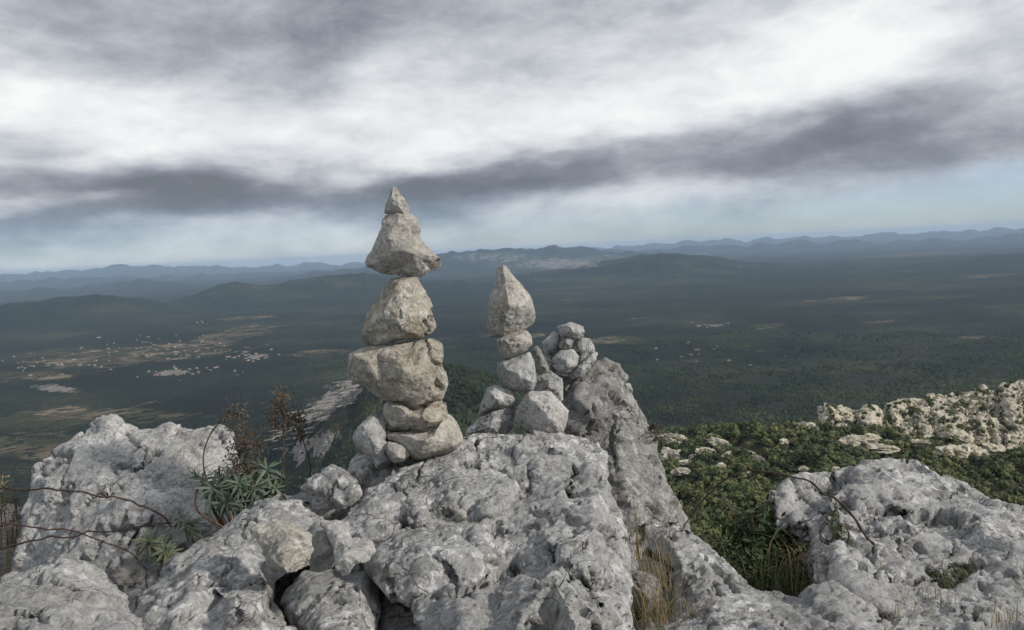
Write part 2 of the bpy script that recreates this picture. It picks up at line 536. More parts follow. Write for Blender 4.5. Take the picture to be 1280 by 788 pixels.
def rock(name, label, cat, outline, D, T, TB=None, tilt=0.0, tiltx=0.0, inner=(), mat=None, vox=.005, seed=1, group=None,
         cell=.08, facet=.22, fb=.010, fbs=9.0, fine=.0025, pit=.004, cracks=(), soft=1, strata=None, step=.55, kind=None, S=1.0):
    rg = np.random.default_rng(seed)
    TB = T if TB is None else TB
    poly = np.array([(p[0], p[1]) for p in outline], float)
    odz = np.array([p[2] if len(p) > 2 else 0.0 for p in outline], float)
    xr, yr = poly[:, 0].mean(), poly[:, 1].mean()
    area2 = np.sum(poly[:, 0] * np.roll(poly[:, 1], -1) - np.roll(poly[:, 0], -1) * poly[:, 1])
    x0, y0 = poly.min(0)
    x1, y1 = poly.max(0)
    gx, gy = np.meshgrid(np.linspace(x0, x1, 40), np.linspace(y0, y1, 40))
    gp = np.stack([gx.ravel(), gy.ravel()], 1)
    dd, ins = poly_dist(gp, poly)
    ins_g = ins
    RR = dd[ins].max()
    s = max(4.0, RR * (step if cell > .08 else .60))

    def depth(x, y):
        return D + tilt * (yr - y) / 100.0 + tiltx * (x - xr) / 100.0

    def prof(t):
        # stones: a slab with bevelled rim; boulders: a fuller swell
        return np.minimum(1, np.asarray(t) / .52) ** .72 if cell <= .08 else np.sqrt(1 - (1 - np.clip(t, 0, 1)) ** 2)

    sl = rg.normal(size=2) * .22

    def side(sign, Tt, use_inner):
        nx, ny = int((x1 - x0) / s) + 2, int((y1 - y0) / s) + 2
        pts = []
        for i in range(nx):
            for j in range(ny):
                pts.append((x0 + (i + (j % 2) * .5 + rg.uniform(-.32, .32)) * s, y0 + (j + rg.uniform(-.32, .32)) * s))
        pts = np.array(pts)
        d, ins = poly_dist(pts, poly)
        ok = ins & (d > s * .42)
        pts, d = pts[ok], d[ok]
        t = np.clip(d / RR, 0, 1)
        dz = sign * Tt * prof(t) * rg.uniform(.62 if cell > .08 else .88, 1.34 if cell > .08 else 1.10, len(pts))
        if use_inner and len(inner):
            inn = np.array(inner, float) * np.array([1, 1, 1.35 if cell > .08 else 1.15])
            if len(pts):
                keep = np.min(np.hypot(pts[:, None, 0] - inn[None, :, 0], pts[:, None, 1] - inn[None, :, 1]), 1) > s * .7
                pts, dz = pts[keep], dz[keep]
            pts = np.concatenate([pts, inn[:, :2]])
            dz = np.concatenate([dz, inn[:, 2]])
        # a bevel ring just inside the outline, so that corners and points keep their body
        ring = []
        sgn_ = 1.0 if area2 > 0 else -1.0
        nxt = np.roll(poly, -1, 0)
        prv = np.roll(poly, 1, 0)
        for a_, b_, c_ in zip(prv, poly, nxt):
            for m0, e_ in (((b_ + c_) / 2, c_ - b_), (b_, c_ - a_)):
                nin = np.array([-e_[1], e_[0]]) * sgn_ / (np.linalg.norm(e_) + 1e-9)
                for de in (.26 * RR, .15 * RR, .08 * RR):
                    q_ = m0 + nin * de * rg.uniform(.85, 1.15)
                    d_, i_ = poly_dist(q_[None], poly)
                    if not i_[0] or d_[0] < de * .7:
                        continue
                    near = [np.hypot(*(q_ - r_[0])) for r_ in ring]
                    if len(pts):
                        near.append(np.min(np.hypot(pts[:, 0] - q_[0], pts[:, 1] - q_[1])))
                    if near and min(near) < de * 1.3:
                        break
                    ring.append((q_, d_[0]))
                    break
        if ring:
            rp = np.array([r_[0] for r_ in ring])
            rd = np.array([r_[1] for r_ in ring]) / RR
            rz = sign * Tt * prof(rd) * rg.uniform(.9, 1.1, len(rp))
            pts = np.concatenate([pts, rp]) if len(pts) else rp
            dz = np.concatenate([dz, rz]) if len(dz) else rz
        if not len(pts):
            k_ = np.argmax(np.where(ins_g, dd, 0))
            pts, dz = gp[k_:k_ + 1], np.array([sign * Tt])
        allp = np.concatenate([poly, pts])
        if cell <= .08:
            dz = dz * (1 + np.clip((sl[0] * (pts[:, 0] - xr) + sl[1] * (pts[:, 1] - yr)) / RR, -.45, .45))
        alld = np.concatenate([odz, dz])
        no = len(poly)
        order = list(range(no))
        if area2 < 0:
            order = order[::-1]
        res = delaunay_2d_cdt([Vector(p) for p in allp], [], [order], 1, 1e-5)
        rv, rf, ov = res[0], res[2], res[3]
        out_p = np.array([(q.x, q.y) for q in rv])
        out_d = np.array([alld[o[0]] if len(o) else 0.0 for o in ov])
        orig = [o[0] if len(o) else -1 for o in ov]
        return out_p, out_d, rf, orig
    P3, faces, omap = [], [], {}
    for sign, Tt, ui in ((-1, T, True), (1, TB, False)):
        p, dz, rf, orig = side(sign, Tt, ui)
        idx = []
        for k in range(len(p)):
            o = orig[k]
            if 0 <= o < len(poly) and o in omap:
                idx.append(omap[o])
                continue
            P3.append(at(p[k, 0], p[k, 1], depth(p[k, 0], p[k, 1]) + dz[k]))
            idx.append(len(P3) - 1)
            if 0 <= o < len(poly):
                omap[o] = len(P3) - 1
        for f in rf:
            ff = [idx[q] for q in f]
            faces.append(ff if sign < 0 else ff[::-1])
    me = bpy.data.meshes.new(name)
    me.from_pydata([tuple(q) for q in P3], [], faces)
    tmp = bpy.data.objects.new('tmp', me)
    COL.objects.link(tmp)
    md = tmp.modifiers.new('r', 'REMESH')
    md.mode = 'VOXEL'
    md.voxel_size = vox
    ev = tmp.evaluated_get(bpy.context.evaluated_depsgraph_get())
    em = ev.to_mesh()
    n = len(em.vertices)
    v = np.empty(n * 3, np.float32)
    em.vertices.foreach_get('co', v)
    v = v.reshape(-1, 3).astype(float)
    lt = np.empty(len(em.polygons), np.int32)
    em.polygons.foreach_get('loop_total', lt)
    li = np.empty(len(em.loops), np.int32)
    em.loops.foreach_get('vertex_index', li)
    ev.to_mesh_clear()
    bpy.data.objects.remove(tmp)
    bpy.data.meshes.remove(me)
    f = li.reshape(-1, 4) if (lt == 4).all() else None
    if f is None:
        st = np.concatenate([[0], np.cumsum(lt)[:-1]])
        f = np.array([[li[a], li[a + 1], li[a + 2], li[a + (3 if c == 4 else 2)]] for a, c in zip(st, lt)])
    v = v / S
    v = laplace(v, f, soft, .4)
    nrm = vnormals(v, f)
    v = v + nrm * (vox / S * .45)
    # large swells and beds of the rock mass
    disp = fb * (.9 if cell > .08 else .55) * fbm(v * fbs * .5, seed + 3, 3, .45)
    if strata is not None:
        nvec, freq, amp = strata
        nv = np.array(nvec, float) / np.linalg.norm(nvec)
        hgt = v @ nv + .03 * fbm(v * 5, seed + 20, 3, .5)
        q = v * 2.0 + nv[None, :] * (hgt * (freq - 2.0))[:, None]
        st_ = fbm(q, seed + 21, 3, .5)
        disp += amp * (sstep(-.12, .12, st_) - .5) + amp * .5 * fbm(q * 2.1, seed + 22, 2, .5)
    v = v + nrm * disp[:, None]
    nrm = vnormals(v, f)
    # broken facets: patches of the surface are pulled onto their own fracture planes
    big_ = cell > .08
    if not big_:
        # three or four main breaks that give the stone its faces
        ctr_ = v.mean(0)
        vd = ctr_ / np.linalg.norm(ctr_)
        e1 = np.cross(vd, [0, 0, 1.0])
        e1 /= np.linalg.norm(e1)
        e2 = np.cross(e1, vd)
        dep_ = -(v - ctr_) @ vd
        Tm = dep_.max()
        half = .5 * math.sqrt(abs(area2) / 2) * D / FPX / S
        sil = np.abs(dep_ - np.median(dep_)) < .3 * Tm
        a0 = rg.uniform(0, 6.28)
        for kk in range(4):
            an = a0 + kk * 1.57 + rg.uniform(-.45, .45)
            lat = e1 * math.cos(an) + e2 * math.sin(an)
            be = rg.uniform(.55, .95)
            dn = -vd * math.cos(be) + lat * math.sin(be)
            h_ = (v - ctr_) @ dn
            lim_ = Tm * math.cos(be) * rg.uniform(.80, .98) + rg.uniform(-.05, .38) * half * math.sin(be)
            lim_ = max(lim_, np.quantile(h_[sil], .90) if sil.any() else lim_)
            v = v - np.maximum(h_ - lim_, 0)[:, None] * dn[None, :] * .96
        nrm = vnormals(v, f)
    # fracture faces: flat cuts taken off the high places, like a stone split along planes
    fdir = -(v / np.linalg.norm(v, axis=1)[:, None])
    frontv = np.nonzero((nrm * fdir).sum(1) > .05)[0]
    farea = abs(area2) / 2 * (D / FPX) ** 2 / S ** 2
    for _ in range(int(np.clip(4 * farea / cell ** 2, 4, 140)) if big_ else 12):
        p0i = frontv[rg.integers(0, len(frontv))]
        r_ = cell * (rg.uniform(1.0, 2.8) if big_ else rg.uniform(.45, 1.3))
        d2 = np.linalg.norm(v - v[p0i], axis=1)
        sel = np.nonzero(d2 < r_)[0]
        n0 = nrm[sel].mean(0)
        if np.linalg.norm(n0) < (.86 if big_ else .84):
            continue
        n0 = n0 / np.linalg.norm(n0) + rg.normal(size=3) * .10
        n0 /= np.linalg.norm(n0) + 1e-9
        hgt_ = (v[sel] - v[p0i]) @ n0
        cut = hgt_.max() - r_ * rg.uniform(.05, .12 if big_ else .15)
        mv = np.maximum(hgt_ - cut, 0) * (1 - sstep(.82, 1.0, d2[sel] / r_))
        v[sel] -= mv[:, None] * n0[None, :]
        if _ % 20 == 19:
            nrm = vnormals(v, f)
    nrm = vnormals(v, f)
    if big_:
        # joints: a partial network of open fractures
        f1, f2, cc, hh = worley(v / (cell * 1.75) * np.array([1.25, 1, .8]) + .45 * np.stack([fbm(v * 6 + 3, seed + 80 + k, 3, .6) for k in range(3)], 1), seed + 77)
        jm = sstep(.02, .22, fbm(v * 3.0, seed + 83, 2, .5))
        joint = (1 - sstep(.012, .06, f2 - f1)) * jm
        lift = (((hh >> np.uint32(7)) & np.uint32(255)) / 255.0 - .5) * sstep(.0, .035, f2 - f1)
        v = v + nrm * (lift * fb * 1.5 - joint * fb * 2.3)[:, None]
        nrm = vnormals(v, f)
    levs = ((cell * .80, .78, .24), (cell * .30, .58, .20)) if big_ else ((cell * .62, .45, .09), (cell * .26, .28, .12))
    for lev_, (cs, kf, tilt_) in enumerate(levs):
        wq = np.stack([fbm(v * (.9 / cs) + 5, seed + 50 + k + 7 * lev_, 2, .6) for k in range(3)], 1) * .6
        qv = v / cs * np.array([1, 1, 1.35]) + wq
        f1, f2, cc, hh = worley(qv, seed + 11 * lev_)
        _, inv = np.unique(hh, return_inverse=True)
        m_ = inv.max() + 1
        cnt = np.bincount(inv, minlength=m_)
        mp_ = np.stack([np.bincount(inv, v[:, k], m_) for k in range(3)], 1) / cnt[:, None]
        mn_ = np.stack([np.bincount(inv, nrm[:, k], m_) for k in range(3)], 1) / cnt[:, None]
        flat = np.linalg.norm(mn_, axis=1)
        mn_ = mn_ / (flat[:, None] + 1e-9) + rg.normal(size=(m_, 3)) * tilt_
        mn_ /= np.linalg.norm(mn_, axis=1)[:, None]
        off = ((mp_[inv] - v) * mn_[inv]).sum(1)
        lim = cs * .28
        off = np.clip(off, -lim, lim)
        w = sstep(.0, .07, f2 - f1) * sstep(.80, .96, flat)[inv] * min(kf, .92)
        v = v + mn_[inv] * (off * w)[:, None]
        nrm = vnormals(v, f)
    # weathering: roughness and clustered pits
    disp = fb * .16 * (fbm(v * fbs * 2.2, seed + 9, 4, .55, ridged=True) - .35)
    pn = fbm(v * 24, seed + 5, 3, .6)
    pm = fbm(v * 5, seed + 15, 2, .5)
    disp -= pit * 1.7 * sstep(.28, .42, pn) * sstep(.08, .25, pm)
    disp += fine * fbm(v * 70, seed + 7, 3, .65)
    # open cracks along the lines where the photo shows them
    if len(cracks):
        px, py = proj_n(v * S)
        j = fbm(v * 30, seed + 31, 3, .6)
        facing = sstep(-.15, .2, -(nrm * (v / np.linalg.norm(v, axis=1)[:, None])).sum(1))
        for line, wpx, dep in cracks:
            dl = line_dist(px + j * 7, py + j * 7, line)
            disp -= 1.6 * dep * facing * (1 - sstep(0.15 * wpx, wpx, dl))
    v = (v + nrm * disp[:, None]) * S
    base = np.array([v[:, 0].mean(), v[:, 1].mean(), v[:, 2].min()])
    o = mesh_np(name, v, f, mat, None, True, base)
    props(o, label, cat, group, kind)
    return o


# ------------------------------------------------------------------ the land: one sheet to the horizon
def lev(x):
    return 312.0 - 0.0484 * (x - 640)          # the level horizon in the photo


BASE = -480.0
RIDGES = [  # (distance, log half-width, crest as photo points)
    (48000, .16, [(-400, 352), (0, 345), (60, 340), (150, 334), (220, 331), (300, 333), (380, 330), (450, 328), (560, 322), (640, 314), (740, 311), (800, 306), (870, 301), (950, 299), (1050, 295), (1150, 290), (1280, 284), (1700, 265)]),
    (31000, .12, [(-400, 362), (0, 352), (120, 345), (260, 342), (420, 338), (700, 315), (800, 312), (900, 306), (1000, 302), (1100, 300), (1200, 297), (1280, 291), (1700, 275)]),
    (22000, .13, [(-400, 370), (0, 361), (100, 356), (170, 349), (240, 352), (300, 352), (360, 345), (430, 337), (500, 327), (560, 318), (610, 312), (650, 311), (700, 308), (740, 310), (790, 315), (850, 318), (1000, 318), (1700, 290)]),
    (12500, .16, [(-400, 400), (300, 385), (480, 358), (560, 352), (640, 345), (700, 336), (760, 325), (830, 316), (880, 318), (930, 326), (990, 330), (1040, 327), (1100, 326), (1160, 321), (1220, 317), (1280, 311), (1700, 290)]),
    (9500, .12, [(-400, 388), (0, 376), (60, 369), (124, 364), (190, 371), (240, 385), (300, 384), (450, 380), (560, 376), (1700, 340)]),
    (11000, .12, [(-400, 420), (200, 380), (260, 359), (300, 350), (330, 357), (370, 349), (420, 343), (460, 340), (520, 348), (600, 352), (700, 360), (1700, 330)]),
    (1900, .20, [(-400, 800), (200, 650), (300, 600), (340, 565), (400, 520), (450, 482), (490, 463), (540, 455), (600, 468), (660, 500), (720, 560), (800, 640), (1700, 900)]),
]


def land_z(X, Y):
    r = np.hypot(X, Y) + 1e-6
    az = np.arctan2(X, Y)
    xp = 640 + FPX * np.tan(np.clip(az, -1.2, 1.2))
    lr = np.log(r)
    P2 = np.stack([X, Y, np.zeros_like(X)], -1)
    h = 16 * fbm(P2 / 2600.0, 3, 4) + 7 * fbm(P2 / 500.0, 5, 3)
    for d, w, crest in RIDGES:
        c = np.array(crest, float)
        zc = -(np.interp(xp, c[:, 0], c[:, 1]) - lev(xp)) / FPX * d - BASE
        if d > 9000:
            q1 = np.stack([xp / 34.0, 0 * xp, 0 * xp + d], -1)
            zc = zc + d * (.0045 if d > 20000 else .0022) * fbm(q1, int(d) % 89, 4, .55)
        k = np.exp(-((lr - math.log(d)) / w) ** 2)
        sel = np.nonzero(k > .004)[0]
        if not len(sel):
            continue
        nz = fbm(P2[sel] / (d * .055), int(d) % 97, 6, .55, ridged=True)
        k = k[sel]
        h[sel] = np.maximum(h[sel], np.maximum(zc[sel], 0) * k * (1 + .42 * (nz - .3) * (0.16 + 1.0 * (1 - k))))
    zp = BASE + h
    near = np.where(r < 3.3, -(0.75 + 0.15 * r), 0)
    ratio = np.interp(lr, [math.log(3.3), math.log(4.5), math.log(9), math.log(200), math.log(900), math.log(1500)], [.378, .46, .66, .62, .56, .9])
    zm = np.where(r < 3.3, near, -ratio * r)
    zm = zm + np.where(r > 6, fbm(P2 / 30.0, 8, 4) * np.clip(r * .03, 0, 6), fbm(P2 * 3.0, 8, 3) * .03)
    zp = zp - np.where(r > 50000, (r - 50000) * .06, 0) - r ** 2 / 14.9e6 * (r < 9000) - (9000 ** 2 / 14.9e6) * (r >= 9000)
    return np.maximum(zm, zp)


def on_land(x, y):
    """where the sight line through a photo pixel meets the land"""
    d = at(x, y, 1.0)
    d = d / math.hypot(d[0], d[1])                 # unit horizontal length
    azs, rs, Z = LAND
    a = math.atan2(d[0], d[1])
    j = int(np.clip(np.searchsorted(azs, a) - 1, 0, len(azs) - 2))
    f = (a - azs[j]) / (azs[j + 1] - azs[j])
    z = Z[:, j] * (1 - f) + Z[:, j + 1] * f
    g = rs * d[2] - z
    hit = np.nonzero((g < 0) & (rs > 400))[0]
    if not len(hit):
        return None
    i = max(hit[0], 1)
    t = g[i - 1] / (g[i - 1] - g[i] + 1e-9)
    r_ = rs[i - 1] + (rs[i] - rs[i - 1]) * t
    return np.array([r_ * d[0], r_ * d[1], z[i - 1] + (z[i] - z[i - 1]) * t])


def ellmask(px, py, lst):
    m = np.zeros_like(px)
    for (cx, cy, a, b, rot, amt) in lst:
        c, s = math.cos(R(rot)), math.sin(R(rot))
        u = ((px - cx) * c - (py - cy) * s) / a
        w = ((px - cx) * s + (py - cy) * c) / b
        m = np.maximum(m, amt * np.clip(1.3 - np.sqrt(u * u + w * w), 0, 1))
    return m


# bare limestone and open farmland, laid out over the valley
LIME = [(70, 486, 50, 9, -3, 1.0), (215, 466, 45, 7, 3, 1.0), (320, 446, 26, 7, 8, 1.0), (420, 500, 95, 32, 33, .88), (460, 468, 70, 14, 25, .85),
        (390, 560, 70, 34, 20, .95), (190, 503, 28, 4, 5, .8), (40, 465, 60, 8, 3, .6), (700, 330, 110, 14, 0, .95), (620, 322, 120, 12, 0, .85),
        (880, 318, 30, 4, -3, .8), (720, 326, 40, 8, 0, .8), (760, 322, 100, 8, 0, .75), (960, 407, 22, 3, 5, .6), (895, 407, 20, 2.5, 4, 1.0), (520, 335, 80, 10, 0, .75), (430, 365, 80, 5, 2, .4),
        (640, 470, 30, 12, 20, .5), (585, 470, 25, 10, 10, .5), (1020, 322, 60, 2.5, 3, .7), (400, 430, 80, 6, 4, .5)]
OPEN = [(425, 515, 100, 46, 32, .62), (150, 445, 180, 16, 4, .9), (290, 420, 70, 12, 12, .9), (70, 520, 90, 16, 2, .9), (170, 520, 120, 14, 2, .7), (400, 441, 46, 5, 4, 1.1),
        (770, 425, 40, 6, 2, 1.1), (640, 420, 90, 5, 0, .7), (60, 560, 120, 26, 0, .8), (960, 408, 40, 5, 3, .7), (1040, 375, 60, 5, 4, .8),
        (310, 398, 60, 4, 4, .7), (560, 425, 60, 6, 3, .5), (1230, 345, 60, 4, 4, .7), (860, 335, 60, 4, 0, .3), (700, 350, 50, 4, 0, .6), (20, 470, 120, 12, 2, .7),
        (1150, 318, 120, 3, 3, .8), (860, 452, 60, 5, 3, .5), (950, 440, 50, 4, 3, .5), (1110, 402, 60, 4, 3, .55), (1000, 382, 70, 3, 3, .5), (810, 398, 50, 3, 2, .55), (1210, 422, 60, 5, 4, .5), (920, 476, 40, 4, 3, .45), (1120, 470, 50, 5, 4, .45), (1180, 372, 80, 3, 3, .55), (720, 375, 60, 3, 1, .5)]


LAND = []


def make_land():
    na = 560
    azs = np.concatenate([np.linspace(-1.15, -.66, 40)[:-1], np.linspace(-.66, .66, na), np.linspace(.66, 1.15, 40)[1:]])
    rs = np.concatenate([np.linspace(.25, 4, 16), np.exp(np.linspace(math.log(4.6), math.log(900), 60))[:-1],
                         np.exp(np.linspace(math.log(900), math.log(16000), 330))[:-1], np.exp(np.linspace(math.log(16000), math.log(60000), 120))])
    A, Rr = np.meshgrid(azs, rs)
    X, Y = (Rr * np.sin(A)).ravel(), (Rr * np.cos(A)).ravel()
    Z = land_z(X, Y)
    nr, nc = Rr.shape
    LAND.extend([azs, rs, Z.reshape(nr, nc)])
    idx = np.arange(nr * nc).reshape(nr, nc)
    q = np.stack([idx[:-1, :-1], idx[:-1, 1:], idx[1:, 1:], idx[1:, :-1]], -1).reshape(-1, 4)
    V = np.stack([X, Y, Z], 1)
    o = mesh_np('ground', V, q, GROUND)
    props(o, kind='structure')
    px, py = proj_n(V)
    r = np.hypot(X, Y)
    lime, opn = ellmask(px, py, LIME), ellmask(px, py, OPEN)
    far = r > 900
    colr = np.stack([np.where(far, lime, 0), np.where(far, opn, 0), np.where(r < 12, 1.0, 0), np.ones_like(r)], 1)
    ca = o.data.color_attributes.new('cover', 'FLOAT_COLOR', 'POINT')
    ca.data.foreach_set('color', colr.astype(np.float32).ravel())
    return o


def ground_mat():
    m, N, L, new, out = new_mat('valley_ground')
    geo = new('ShaderNodeNewGeometry')
    P = geo.outputs['Position']
    at_ = new('ShaderNodeAttribute', _attribute_name='cover')
    sp = new('ShaderNodeSeparateColor', Color=at_.outputs['Color'])

    def noise(sc, det=5, rough=.6, dist=0.0, vec=P):
        return new('ShaderNodeTexNoise', Vector=vec, Scale=sc, Detail=det, Roughness=rough, Distortion=dist).outputs[0]
    crown = new('ShaderNodeTexVoronoi', Vector=P, Scale=1 / 9.0, Randomness=1.0)
    patch = noise(1 / 900.0, 6, .62)
    c = ramp(new, patch, [(.32, (.006, .0115, .008)), (.45, (.011, .0175, .0115)), (.55, (.019, .027, .016)), (.66, (.040, .046, .025))])  # forest albedo darkened; broad tone patches stand in for cloud shade on the plain
    var = ramp(new, new('ShaderNodeSeparateColor', Color=crown.outputs['Color']).outputs[0], [(0, .35), (1, 1.9)])
    c = mixc(new, L, .9, c, var, 'MULTIPLY')
    # clearings: scrub, fallow and vineyard plots
    clr = noise(1 / 160.0, 6, .65, .5)
    fv = new('ShaderNodeTexVoronoi', Vector=P, Scale=1 / 130.0, Randomness=1.0)
    plot = ramp(new, new('ShaderNodeSeparateColor', Color=fv.outputs['Color']).outputs[0],
                [(0, (.050, .050, .026)), (.25, (.095, .080, .050)), (.45, (.055, .060, .030)), (.62, (.145, .120, .080)), (.8, (.075, .075, .038)), (.92, (.22, .175, .115))], 'CONSTANT')
    s1 = new('ShaderNodeMath', _operation='MULTIPLY_ADD', i0=clr, i1=1.3, i2=-.68)
    s2 = new('ShaderNodeMath', _operation='ADD', i0=s1.outputs[0], i1=sp.outputs[1])
    om = ramp(new, s2.outputs[0], [(.42, 0), (.55, 1)])
    hedge = ramp(new, noise(1 / 45.0, 4, .7), [(.44, 0), (.50, 1)])
    om = new('ShaderNodeMath', _operation='MULTIPLY', i0=om, i1=hedge).outputs[0]
    c = mixc(new, L, om, c, plot)
    # scattered small clearings everywhere in the forest
    sc = ramp(new, noise(1 / 260.0, 8, .72), [(.66, 0), (.70, 1)])
    scm = new('ShaderNodeMath', _operation='MULTIPLY', i0=sc, i1=.55)
    c = mixc(new, L, scm.outputs[0], c, (.12, .105, .06))
    # bare limestone pavement, in broken beds
    mp = new('ShaderNodeMapping', Vector=P, Rotation=(0, 0, R(38)), Scale=(1 / 24.0, 1 / 120.0, 1 / 24.0))
    ln = noise(1.0, 6, .68, .4, mp.outputs[0])
    t1 = new('ShaderNodeMath', _operation='MULTIPLY_ADD', i0=ln, i1=1.7, i2=-1.25)
    t2 = new('ShaderNodeMath', _operation='ADD', i0=t1.outputs[0], i1=sp.outputs[0])
    t3 = new('ShaderNodeMath', _operation='MULTIPLY_ADD', i0=noise(1 / 170.0, 9, .8), i1=2.6, i2=-1.72)
    t4 = new('ShaderNodeMath', _operation='ADD', i0=t3.outputs[0], i1=sp.outputs[0])
    dist_ = new('ShaderNodeVectorMath', _operation='LENGTH', i0=P)
    farm = new('ShaderNodeMapRange', i0=dist_.outputs['Value'])
    farm.inputs[1].default_value = 9000
    farm.inputs[2].default_value = 14000
    t5 = new('ShaderNodeMix', _data_type='FLOAT', i0=farm.outputs[0], i2=t2.outputs[0], i3=t4.outputs[0])
    lm = ramp(new, t5.outputs[0], [(.42, 0), (.50, 1)])
    c = mixc(new, L, lm, c, ramp(new, noise(1 / 14.0, 6, .7), [(.3, (.11, .10, .088)), (.7, (.31, .29, .265))]))
    # soil between the summit rocks
    soil = ramp(new, noise(14.0, 8, .7), [(.35, (.045, .035, .024)), (.6, (.12, .095, .065)), (.75, (.22, .19, .15))])
    c = mixc(new, L, sp.outputs[2], c, soil)
    hb = new('ShaderNodeMath', _operation='MULTIPLY', i0=crown.outputs['Distance'], i1=-1.0)
    bp = new('ShaderNodeBump', Strength=.9, Distance=6.0, Height=hb.outputs[0])
    b = new('ShaderNodeBsdfPrincipled', Roughness=.95, Normal=bp.outputs[0])
    b.inputs['Specular IOR Level'].default_value = .1
    L.new(c, b.inputs['Base Color'])
    L.new(b.outputs[0], out.inputs[0])
    return m


GROUND = ground_mat()
make_land()

# ------------------------------------------------------------------ the ridge on the right
CREST = np.array([(740, 566), (790, 556), (820, 547), (860, 541), (920, 538), (980, 533), (1030, 533), (1070, 533), (1105, 537), (1140, 540), (1200, 544), (1280, 546), (1420, 545)], float)
CLIFFH = np.array([(1024, 0), (1034, 24), (1100, 27), (1112, 22), (1122, 38), (1170, 46), (1230, 60), (1280, 70), (1420, 85)], float)


def hill_pt(x, t):
    """t 0..1 from the near foot to the crest, 1..2 over the back"""
    x = np.asarray(x, float)
    t = np.asarray(t, float)
    yc = np.interp(x, CREST[:, 0], CREST[:, 1])
    dc = 600 + 40 * np.sin(x / 90.0) - np.clip(x - 1030, 0, 400) * .10
    d0 = 150.0
    tt = np.minimum(t, 1)
    d = d0 + (dc - d0) * tt
    y = yc + (760 - yc) * (1 - tt) ** 1.25
    back = np.clip(t - 1, 0, 1)
    d = d + back * 420
    p = at_n(x, y, d)
    p[:, 2] -= 300 * back ** 1.2
    bump = fbm(p / 38.0, 61, 4, .5) * 9 * sstep(0, .12, 1.0 - np.abs(t - .5) * 1.0) * np.where(t > 1, .2, 1)
    k = 1 - .8 * np.exp(-((t - 1) / .05) ** 2)
    p[:, 2] += bump * k
    return p


xs = np.arange(700, 1460, 3.0)
ts = np.concatenate([np.linspace(0, 1, 150), np.linspace(1.02, 2, 25)])
XX, TT = np.meshgrid(xs, ts)
V = hill_pt(XX.ravel(), TT.ravel())
nr, nc = XX.shape
idx = np.arange(nr * nc).reshape(nr, nc)
q = np.stack([idx[:-1, :-1], idx[:-1, 1:], idx[1:, 1:], idx[1:, :-1]], -1).reshape(-1, 4)


def hill_mat(name, c_stops, bump=3.0, sc=1 / 5.0):
    m, N, L, new, out = new_mat(name)
    geo = new('ShaderNodeNewGeometry')
    n = new('ShaderNodeTexNoise', Vector=geo.outputs['Position'], Scale=sc, Detail=8.0, Roughness=.68)
    c = ramp(new, n.outputs[0], c_stops)
    bp = new('ShaderNodeBump', Strength=.8, Distance=bump, Height=n.outputs[0])
    b = new('ShaderNodeBsdfPrincipled', Roughness=.95, Normal=bp.outputs[0])
    b.inputs['Specular IOR Level'].default_value = .1
    L.new(c, b.inputs['Base Color'])
    L.new(b.outputs[0], out.inputs[0])
    return m


HILL = hill_mat('scrub_slope', [(.35, (.022, .028, .014)), (.54, (.050, .054, .028)), (.70, (.15, .135, .095))])
CLIFF = hill_mat('cliff_limestone', [(.34, (.20, .18, .145)), (.47, (.43, .395, .315)), (.66, (.61, .565, .465))], 1.0, 1 / 3.5)
BED = hill_mat('bed_limestone', [(.36, (.09, .085, .075)), (.50, (.235, .222, .20)), (.68, (.37, .35, .325))], 1.0, 1 / 6.0)
o = mesh_np('hillside', V, q, HILL)
props(o, kind='structure')


CLIFFS = [
    ('low cream limestone cliff block at the left end of the ridge crest', 6,
     [(1029, 512), (1034, 508), (1048, 509), (1060, 507), (1074, 512), (1086, 508), (1097, 514), (1106, 524), (1112, 536), (1112, 560), (1060, 552), (1040, 548), (1030, 536)]),
    ('cream limestone cliff with a flat top next to the dark gully on the ridge crest', 7,
     [(1110, 512), (1113, 502), (1122, 498), (1140, 499), (1160, 493), (1172, 495), (1185, 490), (1197, 491), (1206, 503), (1214, 518), (1222, 545), (1215, 575), (1170, 570), (1130, 565), (1112, 545)]),
    ('narrow cream limestone buttress between two gullies on the ridge crest', 8,
     [(1203, 500), (1207, 489), (1220, 485), (1232, 483), (1243, 492), (1248, 515), (1255, 545), (1256, 590), (1230, 588), (1214, 560), (1208, 525)]),
    ('tallest cream limestone cliff at the right edge of the ridge crest', 9,
     [(1246, 500), (1248, 487), (1260, 479), (1275, 477), (1290, 473), (1320, 470), (1360, 462), (1420, 455), (1460, 500), (1460, 600), (1300, 600), (1262, 590), (1252, 540)])]
GULLIES = [([(1104, 500), (1108, 525), (1114, 560)], 5, .07), ([(1200, 484), (1212, 515), (1224, 550), (1236, 592)], 6, .08), ([(1243, 476), (1250, 515), (1258, 590)], 5, .07), ([(1158, 490), (1164, 520), (1176, 565)], 4, .05),
           ([(1274, 474), (1282, 520), (1288, 590)], 4, .05), ([(1064, 505), (1072, 530), (1084, 550)], 3.5, .04), ([(1132, 496), (1140, 525), (1146, 560)], 3.5, .04), ([(1225, 482), (1232, 510), (1242, 560)], 3, .04)]
cl_pts = []
